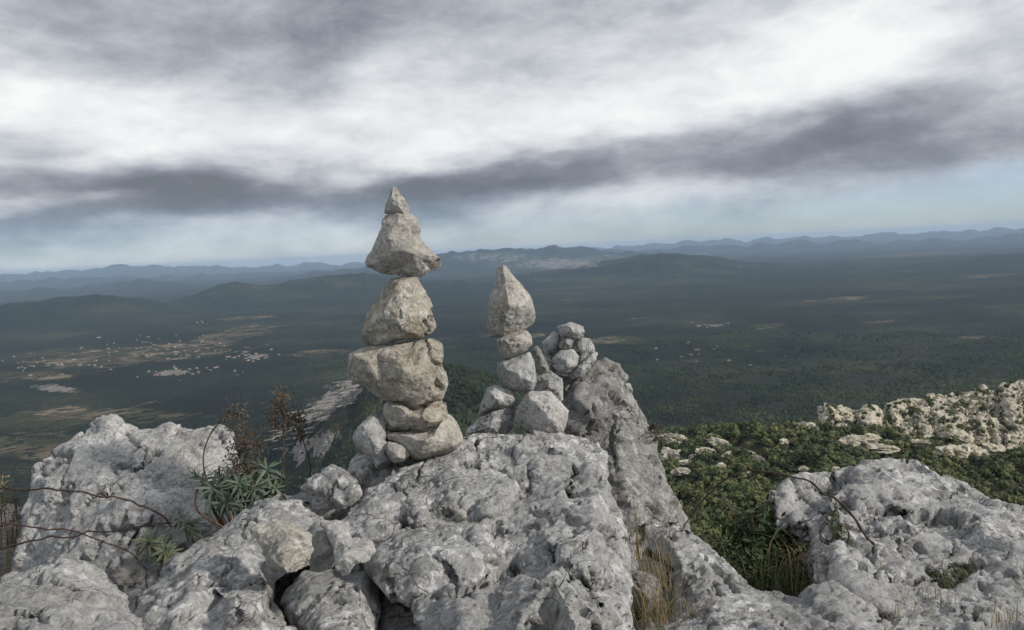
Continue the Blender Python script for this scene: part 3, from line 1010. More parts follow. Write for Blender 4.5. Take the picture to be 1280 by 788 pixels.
for lab, sd, ol in CLIFFS:
    jr = np.random.default_rng(sd)
    ol2 = []
    for (xa, ya), (xb, yb) in zip(ol, ol[1:] + ol[:1]):
        n_ = max(1, int(math.hypot(xb - xa, yb - ya) / 5))
        for k in range(n_):
            ol2.append((xa + (xb - xa) * k / n_ + jr.uniform(-2, 2), ya + (yb - ya) * k / n_ + jr.uniform(-2.6, 2.6)))
    mx_ = sum(p[0] for p in ol2) / len(ol2)
    ol = [(mx_ + (p[0] - mx_) * 1.10, p[1]) for p in ol2]
    o = rock('limestone_cliff', lab, 'cliff', ol, 575, 12, 22, tilt=62, mat=CLIFF, vox=.62, seed=sd, S=120.0, cell=.10, facet=.3, fb=.026, fbs=10, fine=.004, pit=.012, cracks=[(l_, w_, d_ * .4) for l_, w_, d_ in GULLIES], soft=1, group='cliffs of the ridge crest')
    vv = np.empty(len(o.data.vertices) * 3, np.float32)
    o.data.vertices.foreach_get('co', vv)
    vv = vv.reshape(-1, 3) + np.array(o.location)
    nn = np.empty(len(o.data.vertices) * 3, np.float32)
    o.data.vertices.foreach_get('normal', nn)
    cl_pts.append(vv[nn.reshape(-1, 3)[:, 1] < .2])

# pale outcrops breaking through the scrub
OUTC = [(838, 553, 16), (850, 568, 9), (840, 577, 18), (862, 580, 12), (851, 590, 10), (867, 570, 8), (881, 552, 9), (884, 566, 11), (903, 557, 13), (908, 570, 8), (901, 585, 9), (945, 576, 10), (938, 566, 6),
        (980, 553, 9), (935, 590, 5), (1004, 585, 7), (1045, 587, 7), (1040, 595, 7), (975, 612, 6), (1010, 536, 12), (1000, 528, 9), (1040, 545, 9), (1060, 556, 14), (1073, 553, 12), (1100, 562, 14), (1110, 557, 10), (1143, 556, 12), (1130, 545, 7),
        (1190, 570, 18), (1215, 573, 20), (1250, 570, 16), (1160, 566, 8), (1270, 565, 14), (1235, 560, 10), (1090, 548, 9), (1028, 551, 8), (960, 536, 6), (890, 545, 6), (860, 548, 6), (918, 548, 5), (1200, 553, 12), (1260, 548, 14), (1180, 545, 10), (1225, 545, 8)]


def lump(rx, ry, rz, seed, sub=3, rough=.35, fl=0.0):
    bm = bmesh.new()
    bmesh.ops.create_icosphere(bm, subdivisions=sub, radius=1.0)
    v = np.array([q.co[:] for q in bm.verts])
    f = np.array([[q.index for q in fc.verts] for fc in bm.faces])
    bm.free()
    d = 1 + rough * fbm(v * 1.3 + seed, seed, 4, .6, ridged=True) - .1
    _, _, cc, hh = worley(v * 1.4 + seed * .37, seed)
    d += .18 * (((hh & np.uint32(255)) / 255.0) - .5)
    v = v * d[:, None] * np.array([rx, ry, rz])
    return v, f


def hill_hit(x, y):
    t = np.linspace(.05, 1.0, 400)
    p = hill_pt(np.full(400, float(x)), t)
    _, py = proj_n(p)
    i = int(np.argmin(np.abs(py - y)))
    return p[i], t[i]


out_m = []
for k in range(6):
    v, f = lump(1.0, .8, .62, 100 + k, 4, .6)
    mm = bpy.data.meshes.new('limestone_outcrop')
    mm.from_pydata([tuple(a) for a in v], [], f.tolist())
    mm.materials.append(CLIFF)
    out_m.append(mm)
outs = []
for i, (x, y, s) in enumerate(OUTC):
    p, t = hill_hit(x, y + 3)
    o = bpy.data.objects.new('limestone_outcrop', out_m[i % 6])
    COL.objects.link(o)
    d = np.linalg.norm(p)
    s_m = s / FPX * d * 1.05
    o.location = Vector(p) + Vector((0, 0, .25 * s_m))
    o.scale = (s_m * rng.uniform(.9, 1.3), s_m * rng.uniform(.6, .9), s_m * rng.uniform(.45, .8))
    o.rotation_euler = (rng.uniform(-.3, .3), rng.uniform(-.3, .3), rng.uniform(0, 6.28))
    props(o, 'small pale cream limestone outcrop breaking through the scrub below the ridge crest', 'outcrop', 'pale outcrops on the wooded ridge')
    outs.append(o.location.copy())


# trees: crowns of small leaf clumps
def crown_geo(seed, n=110, size=.34, flat=.85):
    rg = np.random.default_rng(seed)
    g = Geo()
    v, f = lump(.66, .66, .58, seed, 2, .6)
    v[:, 2] += .9
    g.add(v, f)
    for i in range(n):
        d = rg.normal(size=3)
        d[2] = abs(d[2]) * .9 - .25
        d /= np.linalg.norm(d)
        rr = rg.uniform(.45, 1.12) * (1 + .34 * math.sin(2 * math.atan2(d[1], d[0]) + seed) + .2 * math.sin(5 * math.atan2(d[1], d[0]) + 2 * seed + 3 * d[2]))
        c = d * rr * np.array([.95, .95, flat]) + np.array([0, 0, .9])
        nrm = d + rg.normal(size=3) * .55
        nrm /= np.linalg.norm(nrm)
        a = np.cross(nrm, rg.normal(size=3))
        a /= np.linalg.norm(a)
        b = np.cross(nrm, a)
        s = size * rg.uniform(.5, 1.1)
        q = np.array([c - a * s * .5 - b * s * .35, c + a * s * .5 - b * s * .2, c + a * s * .35 + b * s * .5 + nrm * s * .15, c - a * s * .4 + b * s * .4])
        g.add(q, [[0, 1, 2], [0, 2, 3]])
    return g


crowns, crown_raw = [], []
for k in range(5):
    g = crown_geo(300 + k, 190, .30)
    o = g.build('crown', TREE_LEAF if k % 2 == 0 else TREE_LEAF_B, None, False)
    crowns.append(o.data)
    bpy.data.objects.remove(o)
    gl = crown_geo(330 + k, 60, .46)
    crown_raw.append((np.concatenate(gl.v), np.concatenate(gl.f3)))
g = Geo()
g.tube([(0, 0, -.9), (.02, 0, -.2), (0, .03, .4), (.05, 0, .9)], .10, .05, 7)
for a in range(4):
    th = a * 1.6
    g.tube([(0, 0, .3 + .08 * a), (.25 * math.cos(th), .25 * math.sin(th), .65), (.5 * math.cos(th), .5 * math.sin(th), .95)], .04, .015, 5)
o = g.build('trunk', TRUNK)
trunk_me = o.data
bpy.data.objects.remove(o)

cand = []
for _ in range(7200):
    x = rng.uniform(760, 1400)
    t = rng.uniform(.02, 1.0) ** .8
    cand.append((x, t))
cand = np.array(cand)
cp = hill_pt(cand[:, 0], cand[:, 1])
hl = np.interp(cand[:, 0], CLIFFH[:, 0], CLIFFH[:, 1])
ppx, ppy = proj_n(cp)
oc = np.array([(a.x, a.y) for a in outs])
osz = np.array([s for _, _, s in OUTC])
dmin = np.min(np.hypot(cp[:, None, 0] - oc[None, :, 0], cp[:, None, 1] - oc[None, :, 1]) - osz[None, :] * .50, 1)
keep = (dmin > 0.5) & ~((cand[:, 1] > .925) & (hl > 2)) & (fbm(cp / 25.0, 71, 3) > -.42)
cp, ppx, ppy = cp[keep], ppx[keep], ppy[keep]
dist = np.linalg.norm(cp, axis=1)
vis = (ppx > 815) & (ppx < 1290) & (ppy < 700)
order = np.argsort(np.where(vis, dist, 1e9))
first = order[:300]
for i in first:
    s = rng.choice([1.2, 1.8, 2.5, 3.4]) * rng.uniform(.8, 1.2)
    t = empty('oak_tree', cp[i] + np.array([0, 0, .3]))
    k = rng.integers(0, 5)
    for nm, me in (('crown', crowns[k]), ('trunk', trunk_me)):
        c = bpy.data.objects.new(nm, me)
        COL.objects.link(c)
        c.parent = t
    t.scale = (s * rng.uniform(.85, 1.2), s * rng.uniform(.85, 1.2), s * rng.uniform(.8, 1.25))
    t.rotation_euler = (0, 0, rng.uniform(0, 6.28))
    props(t, 'small round green oak tree in the dense wood on the near ridge slope', 'tree', 'near oaks of the ridge wood')
g = {0: Geo(), 1: Geo()}
rest = np.setdiff1d(np.arange(len(cp)), first)
bushes = [(cp[i], rng.choice([.9, 1.6, 2.3, 3.2]) * rng.uniform(.8, 1.2)) for i in rest]
for P_, n_b in zip(cl_pts, (400, 1000, 500, 1100)):
    for i in rng.integers(0, len(P_), n_b):
        if fbm(P_[i:i + 1] / np.array([7., 7., 14.]), 88, 3)[0] < .02:
            continue
        bushes.append((P_[i] + np.array([0, -.2, -.9]), rng.uniform(.7, 2.1)))
for p, s in bushes:
    k = int(rng.integers(0, 5))
    v, f = crown_raw[k]
    th = rng.uniform(0, 6.28)
    c_, s_ = math.cos(th), math.sin(th)
    w = np.stack([v[:, 0] * c_ - v[:, 1] * s_, v[:, 0] * s_ + v[:, 1] * c_, v[:, 2] * rng.uniform(.8, 1.2)], 1) * s + p
    g[0 if rng.uniform() < .6 else 1].add(w, f)
for k, lab in ((0, 'dense green oak scrub covering the ridge slope'), (1, 'darker juniper scrub covering the ridge slope')):
    o = g[k].build('scrub_wood', TREE_LEAF if k == 0 else TREE_LEAF_B, None, False)
    props(o, lab, 'scrub', kind='stuff')

# the oak forest of the plain beyond the ridge: tree tops
n_t = 46000
xa = rng.uniform(-560, 1340, n_t)
ra = np.exp(rng.uniform(math.log(1500), math.log(4200), n_t))
aa = np.arctan((xa - 640) / FPX)
tx, ty = ra * np.sin(aa), ra * np.cos(aa)
pp_ = np.stack([tx, ty, land_z(tx, ty)], 1)
qx, qy = proj_n(pp_)
ok_ = (ellmask(qx, qy, OPEN) < .35) & (ellmask(qx, qy, LIME) < .3) & (fbm(pp_ / 120.0, 91, 3) > -.18) & (qx > 400 + rng.uniform(-60, 60, n_t))
pp_ = pp_[ok_]
cv = np.array([(1, 0, .1), (.31, .95, .1), (-.81, .59, .1), (-.81, -.59, .1), (.31, -.95, .1), (.5, .2, .85), (-.4, .45, .9), (-.05, -.5, .8)])
cf = np.array([(0, 1, 5), (1, 6, 5), (1, 2, 6), (2, 3, 6), (3, 7, 6), (3, 4, 7), (4, 0, 7), (0, 5, 7), (5, 6, 7)])
sz = rng.uniform(2.6, 6.0, len(pp_))
th = rng.uniform(0, 6.28, len(pp_))
cx_, sx_ = np.cos(th)[:, None], np.sin(th)[:, None]
W = np.stack([(cv[None, :, 0] * cx_ - cv[None, :, 1] * sx_) * sz[:, None], (cv[None, :, 0] * sx_ + cv[None, :, 1] * cx_) * sz[:, None], cv[None, :, 2] * (sz * rng.uniform(.8, 1.5, len(pp_)))[:, None]], -1)
W += rng.normal(size=W.shape) * .35 + pp_[:, None, :]
FF = (cf[None] + (np.arange(len(pp_)) * 8)[:, None, None]).reshape(-1, 3)
FOREST = hill_mat('plain_forest', [(.36, (.009, .018, .008)), (.47, (.022, .035, .013)), (.56, (.044, .060, .022)), (.68, (.085, .098, .038))], .5, 1 / 220.0)
o = mesh_np('forest', W.reshape(-1, 3), FF, FOREST, None, False)
props(o, 'dark oak forest covering the plain beyond the ridge', 'forest', kind='stuff')

# limestone beds on the spur below the tall cairn
sl_m = []
for k in range(4):
    v, f = lump(1.0, .14, .07, 160 + k, 3, .5)
    mm = bpy.data.meshes.new('limestone_bed')
    mm.from_pydata([tuple(a) for a in v], [], f.tolist())
    mm.materials.append(BED)
    sl_m.append(mm)
beds = []
for i in range(110):
    u = rng.uniform(0, 1)
    x = 352 + 130 * u + rng.uniform(-16, 16)
    y = 560 - 102 * u ** .75 + rng.uniform(-12, 16)
    beds.append((x, y))
for i, (x, y) in enumerate(beds):
    p = on_land(x, y)
    if p is None:
        continue
    o = bpy.data.objects.new('limestone_bed', sl_m[i % 4])
    COL.objects.link(o)
    d = np.linalg.norm(p)
    ln = rng.uniform(6, 26) / FPX * d * .5
    o.location = Vector(p)
    o.scale = (ln, ln * rng.uniform(.8, 1.4), ln * rng.uniform(.8, 1.6))
    o.rotation_euler = (0, rng.uniform(-.08, .02), R(28) + rng.uniform(-.2, .2))
    props(o, 'thin pale limestone bed cropping out on the forested spur left of the tall cairn', 'outcrop', 'limestone beds on the spur')

# farm tracks through the valley
TRACK = plain_mat('track_gravel', (.15, .135, .11), (.24, .215, .18), .02, .95)
TRACKS = [[(0, 474), (60, 470), (120, 466), (180, 452), (240, 448), (300, 440), (345, 428), (400, 420)], [(60, 440), (130, 445), (190, 438), (250, 425), (300, 410), (330, 402)],
          [(20, 528), (60, 520), (95, 523), (130, 512), (150, 514), (190, 503)]]
for tr in TRACKS:
    tp = [on_land(x, y) for x, y in spline([(a, b, 0) for a, b in tr], 60)[:, :2]]
    tp = np.array([p for p in tp if p is not None])
    tn = np.gradient(tp[:, :2], axis=0)
    tn /= np.linalg.norm(tn, axis=1)[:, None]
    sd_ = np.stack([-tn[:, 1], tn[:, 0]], 1) * rng.uniform(1.6, 2.6)
    Lp, Rp = tp[:, :2] + sd_, tp[:, :2] - sd_
    v_ = np.concatenate([np.column_stack([Lp, land_z(Lp[:, 0], Lp[:, 1]) + 2.5]), np.column_stack([Rp, land_z(Rp[:, 0], Rp[:, 1]) + 2.5])])
    n_ = len(tp)
    i_ = np.arange(n_ - 1)
    props(mesh_np('track', v_, np.stack([i_, i_ + n_, i_ + n_ + 1, i_ + 1], 1), TRACK), kind='structure')

# ------------------------------------------------------------------ far houses
WALLM = plain_mat('house_wall', (.17, .155, .135), (.34, .315, .28), .3, .9)
ROOFM = plain_mat('house_roof', (.17, .12, .09), (.27, .20, .155), .3, .9)


def house_mesh(w, l, h):
    g = Geo()
    v = [(-w, -l, -2), (w, -l, -2), (w, l, -2), (-w, l, -2), (-w, -l, h), (w, -l, h), (w, l, h), (-w, l, h), (0, -l, h + w * .5), (0, l, h + w * .5)]
    me = bpy.data.meshes.new('house')
    e = .5
    rv = [(-w - e, -l - e, h + .05), (w + e, -l - e, h + .05), (w + e, l + e, h + .05), (-w - e, l + e, h + .05), (0, -l - e, h + w * .55 + .4), (0, l + e, h + w * .55 + .4)]
    V_ = v + rv
    F_ = [(0, 1, 5, 4), (1, 2, 6, 5), (2, 3, 7, 6), (3, 0, 4, 7), (4, 5, 8), (6, 7, 9), (10, 11, 14), (11, 12, 15, 14), (12, 13, 15), (13, 10, 14, 15), (10, 13, 12, 11)]
    me.from_pydata(V_, [], F_)
    me.materials.append(WALLM)
    me.materials.append(ROOFM)
    for i, pl in enumerate(me.polygons):
        pl.material_index = 1 if i >= 6 else 0
    return me


hm = [house_mesh(4.5, 7, 5.5), house_mesh(5, 9, 4), house_mesh(6, 14, 5)]
VILL = [(200, 438, 70, 9, 90, 'house of the village strung along the valley floor on the left', 'village houses on the valley floor'),
        (60, 457, 60, 8, 35, 'house of the scattered hamlet near the left edge', 'hamlet houses near the left edge'),
        (320, 444, 24, 7, 22, 'house of the compact hamlet right of the village', 'hamlet houses right of the village'),
        (225, 466, 45, 6, 26, 'house beside the pale limestone clearing below the village', 'houses below the village'),
        (255, 403, 12, 2, 5, 'white farm building on the dark wooded slope above the village', 'farm buildings above the village'),
        (880, 440, 70, 8, 14, 'lone house in the forest plain right of the cairns', 'lone houses in the forest plain'),
        (900, 406, 18, 2, 6, 'long pale building in the clearing of the forest plain', 'buildings in the plain clearing')]
for (cx, cy, sx, sy, n, lab, grp) in VILL:
    for i in range(n):
        p = on_land(cx + rng.normal() * sx * .75, cy + rng.normal() * sy * .8)
        if p is None:
            continue
        o = bpy.data.objects.new('house', hm[int(rng.integers(0, 3))])
        COL.objects.link(o)
        o.location = Vector(p)
        s = rng.uniform(.5, 1.0)
        o.scale = (s, s, s)
        o.rotation_euler = (0, 0, rng.uniform(0, 3.14))
        props(o, lab, 'house', grp)

# ------------------------------------------------------------------ the summit boulders
GB = 'grey limestone boulders on the summit'
rock('boulder', 'big grey boulder with a pointed top behind the spurge plant', 'boulder',
     [(41, 586), (83, 558), (112, 535), (128, 522), (143, 516), (156, 531), (171, 536), (200, 535), (224, 526), (242, 533), (275, 536), (291, 546), (300, 580), (305, 640), (280, 720), (240, 790), (100, 800), (0, 770), (15, 720), (28, 680), (36, 640), (48, 612)],
     2.75, .16, .45, tilt=.22, inner=[(145, 560, -.05), (150, 600, -.12), (110, 600, -.10), (200, 560, -.03), (235, 550, -.04), (190, 585, -.09), (170, 650, -.20), (90, 670, -.16), (230, 640, -.14), (65, 610, -.06)],
     mat=ROCK_LIGHT, vox=.007, seed=21, cell=.16, facet=.14, fb=.022, fbs=6, cracks=[([(193, 566), (180, 578), (168, 588), (152, 582)], 5, .03), ([(160, 545), (175, 560), (195, 563)], 4, .012)], group=GB)
rock('boulder', 'rounded pitted grey boulder cut off by the bottom left corner', 'boulder',
     [(-90, 745), (-40, 728), (0, 722), (25, 712), (62, 704), (92, 709), (118, 722), (140, 733), (160, 748), (172, 770), (178, 820), (180, 900), (60, 930), (-90, 920)],
     1.55, .14, .3, tilt=.30, mat=ROCK_LIGHT, vox=.0055, seed=22, cell=.12, facet=.12, fb=.016, fbs=8, pit=.006, group=GB,
     cracks=[([(100, 735), (60, 725), (30, 735)], 3, .012), ([(0, 760), (60, 775), (110, 788)], 4, .01)])
rock('boulder', 'broad grey boulder with pale lichen left of the two loose stones', 'boulder',
     [(150, 830), (160, 778), (172, 748), (202, 726), (211, 705), (230, 692), (251, 678), (272, 668), (287, 655), (302, 637), (323, 624), (352, 620), (381, 628), (402, 643), (412, 665), (405, 700), (370, 716), (350, 728), (346, 748), (354, 764), (376, 800), (400, 910), (250, 930), (140, 910)],
     1.82, .15, .3, tilt=.30, inner=[(300, 680, -.10), (255, 720, -.12), (340, 640, -.04), (375, 650, -.03), (300, 760, -.17), (215, 780, -.13), (330, 700, -.08), (335, 740, -.13)],
     mat=ROCK_GREY, vox=.0055, seed=23, cell=.11, facet=.15, fb=.016, fbs=8, pit=.006, group=GB, cracks=[([(290, 700), (280, 735), (300, 770)], 5, .012)])
rock('boulder', 'square grey block wedged below the pale pointed stone', 'boulder',
     [(350, 752), (362, 735), (381, 715), (416, 712), (432, 722), (445, 708), (462, 703), (471, 722), (470, 760), (466, 820), (464, 910), (400, 920), (376, 810)],
     1.74, .10, .25, tilt=.28, inner=[(400, 745, -.06), (440, 745, -.09), (455, 730, -.05), (430, 790, -.10), (395, 780, -.08)],
     mat=ROCK_GREY, vox=.005, seed=24, cell=.12, facet=.16, fb=.010, fbs=9, group=GB, cracks=[([(447, 738), (452, 760), (456, 785)], 2.5, .006)])
rock('boulder', 'small broken grey block in the crevice left of the main boulder', 'boulder',
     [(473, 742), (479, 722), (500, 720), (514, 722), (526, 737), (537, 752), (548, 775), (565, 850), (560, 915), (470, 915), (467, 800)],
     1.78, .05, .22, tilt=.26, inner=[(500, 738, -.05), (518, 745, -.04), (500, 770, -.03), (530, 780, -.05)],
     mat=ROCK_GREY, vox=.005, seed=25, cell=.07, facet=.26, fb=.010, fbs=10, group=GB, cracks=[([(526, 752), (512, 760), (496, 750), (485, 756)], 3, .02)])
rock('boulder', 'dark grey angular rock beside the foot of the tall cairn', 'boulder',
     [(373, 609), (390, 594), (404, 586), (420, 584), (433, 587), (449, 600), (452, 618), (440, 632), (424, 642), (410, 634), (400, 624), (386, 620), (377, 616)],
     2.12, .05, .16, tilt=.1, mat=ROCK_GREY, vox=.0045, seed=26, cell=.12, facet=.12, fb=.007, fbs=10, group=GB)
rock('boulder', 'dark shaded rock filling the crevice below the angular rock', 'boulder',
     [(352, 625), (380, 612), (420, 618), (460, 612), (490, 620), (470, 680), (440, 720), (390, 720), (350, 680)],
     2.26, .05, .25, tilt=.2, mat=ROCK_GREY, vox=.006, seed=39, cell=.1, fb=.01, group=GB)
rock('boulder', 'shadowed grey rock deep in the crevice behind the square block', 'boulder',
     [(300, 700), (380, 672), (450, 668), (500, 676), (545, 700), (560, 780), (540, 860), (420, 880), (320, 820)],
     2.02, .06, .25, tilt=.2, mat=ROCK_GREY, vox=.007, seed=40, cell=.1, fb=.012, group=GB)
rock('boulder', 'pale grey wedge rock leaning under the left foot of the tall cairn', 'boulder',
     [(431, 590), (440, 572), (448, 563), (456, 566), (462, 566), (480, 556), (505, 552), (535, 560), (560, 572), (530, 600), (480, 640), (450, 640), (440, 618)],
     2.33, .05, .18, tilt=.12, inner=[(452, 590, -.06), (475, 608, -.05), (500, 575, -.02)], mat=ROCK_GREY, vox=.0045, seed=27, cell=.10, facet=.16, fb=.008, fbs=10, group=GB)
rock('boulder', 'grey slab carrying the tall cairn, lying on the main boulder', 'boulder',
     [(415, 668), (424, 652), (447, 632), (468, 614), (490, 600), (519, 584), (548, 572), (585, 560), (620, 575), (650, 596), (652, 618), (640, 638), (618, 654), (600, 660), (576, 652), (552, 652), (530, 664), (508, 666), (488, 682), (465, 688), (440, 682)],
     2.06, .085, .22, tilt=.34, inner=[(500, 620, -.05), (545, 600, -.04), (520, 645, -.09), (560, 630, -.09), (600, 620, -.07), (470, 650, -.06), (610, 642, -.08), (585, 590, -.03), (445, 660, -.04)],
     mat=ROCK_GREY, vox=.0048, seed=28, cell=.09, facet=.20, fb=.012, fbs=9, group=GB, cracks=[([(578, 610), (572, 630), (580, 648)], 4, .02), ([(520, 640), (500, 662)], 3, .012)])
rock('boulder', 'massive grey main boulder in the middle with fractured faces', 'boulder',
     [(560, 572), (578, 546), (600, 538), (640, 535), (690, 540), (720, 545), (745, 553), (761, 566), (765, 590), (762, 604), (772, 626), (779, 655), (785, 690), (787, 735), (791, 790), (798, 860), (800, 930), (560, 930), (540, 860), (535, 790), (520, 760), (490, 745), (468, 722), (455, 700), (470, 680), (500, 660), (540, 640)],
     1.93, .13, .5, tilt=.30, tiltx=.02,
     inner=[(600, 570, .03), (660, 565, -.01), (720, 575, -.02), (745, 585, -.05), (700, 610, -.03), (660, 625, -.02), (640, 655, -.05), (690, 660, -.14), (735, 640, -.15), (765, 690, -.07), (740, 710, -.17), (690, 720, -.18), (640, 700, -.06), (600, 690, -.10), (560, 690, -.12), (520, 700, -.10), (490, 712, -.07), (560, 735, -.04), (610, 745, -.06), (580, 775, -.10), (650, 780, -.17), (720, 780, -.20), (770, 770, -.08), (712, 598, -.0), (755, 610, -.08)],
     mat=ROCK_GREY, vox=.0055, seed=29, cell=.11, facet=.21, fb=.015, fbs=8, pit=.006, group=GB, step=.32,
     cracks=[([(720, 588), (712, 605), (716, 622)], 6, .03), ([(540, 745), (580, 742), (620, 722), (655, 715)], 5, .03), ([(612, 700), (640, 712), (660, 700)], 5, .03), ([(690, 700), (720, 715), (760, 770)], 4, .012),
             ([(640, 632), (665, 605), (660, 580)], 4, .012), ([(540, 690), (560, 710), (575, 740)], 4, .015), ([(620, 670), (628, 660)], 5, .04), ([(580, 668), (590, 676)], 4, .03)])
rock('boulder', 'tall dark weathered pinnacle with brown lichen right of the small cairns', 'boulder',
     [(703, 500), (708, 481), (729, 471), (738, 455), (758, 449), (776, 459), (788, 480), (796, 506), (812, 532), (822, 545), (824, 566), (835, 594), (845, 617), (853, 631), (864, 664), (872, 720), (860, 800), (760, 800), (735, 700), (712, 600), (700, 550)],
     2.72, .13, .32, tilt=.10, inner=[(745, 480, -.04), (765, 480, -.05), (740, 530, -.07), (780, 540, -.09), (770, 600, -.13), (810, 600, -.09), (800, 650, -.12), (735, 580, -.08), (820, 640, -.08)],
     mat=ROCK_DARK, vox=.006, seed=30, cell=.14, facet=.13, fb=.014, fbs=8, pit=.007, group=GB, cracks=[([(768, 520), (764, 560), (772, 600)], 3, .012), ([(742, 505), (740, 530), (730, 545)], 3, .012), ([(778, 500), (800, 530)], 2.5, .008)])
rock('boulder', 'long grey ridge of rock descending from the pinnacle to the bottom edge', 'boulder',
     [(776, 700), (781, 672), (800, 655), (818, 647), (838, 645), (852, 657), (868, 668), (884, 678), (902, 694), (916, 706), (929, 720), (946, 731), (967, 739), (992, 750), (1008, 746), (1019, 734), (1030, 728), (1046, 730), (1056, 742), (1068, 751), (1096, 763), (1113, 788), (1140, 850), (1130, 930), (900, 940), (780, 920), (775, 800)],
     1.98, .14, .35, tilt=.32, tiltx=-.05,
     inner=[(830, 670, -.01), (850, 700, -.05), (830, 730, .02), (810, 700, .05), (805, 750, .06), (870, 730, -.10), (900, 760, -.13), (860, 775, -.05), (940, 765, -.12), (980, 775, -.12), (1030, 755, -.07), (1060, 775, -.10), (1000, 800, -.16)],
     mat=ROCK_GREY, vox=.006, seed=31, cell=.10, facet=.18, fb=.016, fbs=8, pit=.007, group=GB, step=.4, cracks=[([(885, 700), (905, 720), (920, 740)], 4, .02), ([(895, 735), (900, 742)], 6, .03), ([(808, 690), (830, 700), (835, 740)], 6, .03)])
rock('boulder', 'wide layered grey outcrop with rough ledges filling the right edge', 'boulder',
     [(961, 627), (980, 610), (1013, 601), (1046, 603), (1071, 591), (1090, 582), (1105, 577), (1118, 583), (1138, 583), (1155, 593), (1172, 605), (1188, 601), (1213, 616), (1238, 633), (1290, 645), (1400, 665), (1420, 800), (1300, 800), (1200, 790), (1100, 785), (1060, 770), (1045, 745), (1028, 730), (1020, 705), (1030, 678), (1005, 668), (975, 655)],
     2.45, .14, .6, tilt=.42,
     inner=[(1000, 625, -.03), (1060, 615, -.04), (1110, 600, -.03), (1130, 640, -.07), (1060, 660, -.10), (1050, 690, -.15), (1100, 690, -.11), (1180, 640, -.05), (1180, 690, -.12), (1240, 680, -.10), (1060, 725, -.12), (1130, 730, -.10), (1200, 720, -.05), (1270, 700, -.12), (1040, 640, -.03)],
     mat=ROCK_GREY, vox=.0065, seed=32, cell=.10, facet=.16, fb=.018, fbs=8, pit=.010, group=GB, step=.4, strata=((.10, -.25, 1.0), 20, .045),
     cracks=[([(1080, 650), (1130, 640), (1190, 655), (1220, 650)], 4, .025), ([(1075, 708), (1098, 712)], 5, .03), ([(1110, 722), (1145, 730), (1180, 716), (1230, 706)], 4, .03), ([(1000, 622), (1030, 640), (1060, 625)], 4, .02), ([(1040, 655), (1100, 668), (1160, 660)], 4, .015)])
rock('boulder', 'low rough grey slab in the bottom right corner', 'boulder',
     [(1105, 790), (1122, 768), (1140, 752), (1165, 744), (1190, 746), (1230, 738), (1270, 728), (1340, 722), (1420, 730), (1430, 930), (1250, 940), (1110, 930)],
     1.82, .12, .35, tilt=.40, mat=ROCK_LIGHT, vox=.006, seed=33, cell=.10, facet=.16, fb=.016, fbs=9, pit=.008, group=GB, strata=((.05, -.2, 1.0), 22, .03))
rock('stone', 'small grey rock in the shrubs behind the arching bramble', 'stone',
     [(916, 655), (930, 650), (948, 652), (956, 660), (955, 674), (946, 690), (925, 690), (918, 672)], 2.75, .05, .10, mat=ROCK_GREY, vox=.005, seed=34)
rock('stone', 'buff stone lying behind the dry weeds at the left edge', 'stone',
     [(-20, 640), (5, 625), (25, 628), (40, 640), (44, 660), (36, 680), (20, 695), (-10, 705), (-25, 680)], 3.0, .08, .14, mat=ROCK_WARM, vox=.006, seed=35)
rock('stone', 'lower dull stone under the buff stone at the left edge', 'stone',
     [(-30, 700), (0, 690), (30, 682), (45, 700), (40, 740), (0, 760), (-30, 760)], 2.8, .08, .14, mat=ROCK_DARK, vox=.006, seed=36)
rock('stone', 'brown-grey stone half hidden in straw beside the main boulder', 'stone',
     [(786, 722), (800, 712), (818, 716), (826, 735), (822, 770), (805, 790), (786, 780)], 1.95, .05, .10, mat=ROCK_DARK, vox=.005, seed=38)

# loose stones lying on the boulders
GL = 'loose stones on the boulders'
rock('stone', 'loose buff stone with a rusty edge lying on the broad boulder', 'stone',
     [(310, 661), (325, 654), (341, 649), (358, 651), (373, 656), (390, 669), (392, 684), (393, 707), (384, 713), (370, 718), (350, 712), (333, 708), (330, 694), (321, 676)],
     1.66, .055, .07, tilt=.16, inner=[(345, 675, -.035), (368, 680, -.05), (378, 700, -.045), (350, 698, -.05), (335, 665, -.02)],
     mat=ROCK_WARM, vox=.0035, seed=41, cell=.05, facet=.22, fb=.006, fbs=14, group=GL)
rock('stone', 'grey stone squeezed between the buff stone and the pale pointed stone', 'stone',
     [(384, 664), (398, 653), (414, 654), (428, 668), (430, 690), (424, 716), (405, 722), (388, 716)],
     1.76, .04, .08, tilt=.2, mat=ROCK_GREY, vox=.004, seed=42, group=GL)
rock('stone', 'pale star-shaped stone with a downward point on the grey block', 'stone',
     [(399, 653), (418, 650), (436, 654), (440, 670), (452, 672), (465, 677), (470, 688), (460, 702), (443, 705), (437, 716), (430, 727), (419, 714), (417, 690), (411, 674)],
     1.68, .030, .04, tilt=.2, mat=ROCK_WHITE, vox=.0032, seed=43, cell=.06, facet=.14, fb=.004, fbs=14, group=GL)
rock('stone', 'tiny pebble caught in the crack under the cairn slab', 'stone',
     [(568, 640), (576, 634), (583, 640), (584, 648), (575, 652), (566, 649)], 1.93, .018, .02, mat=ROCK_CREAM, vox=.003, seed=44, group=GL, fb=.003, cell=.04)

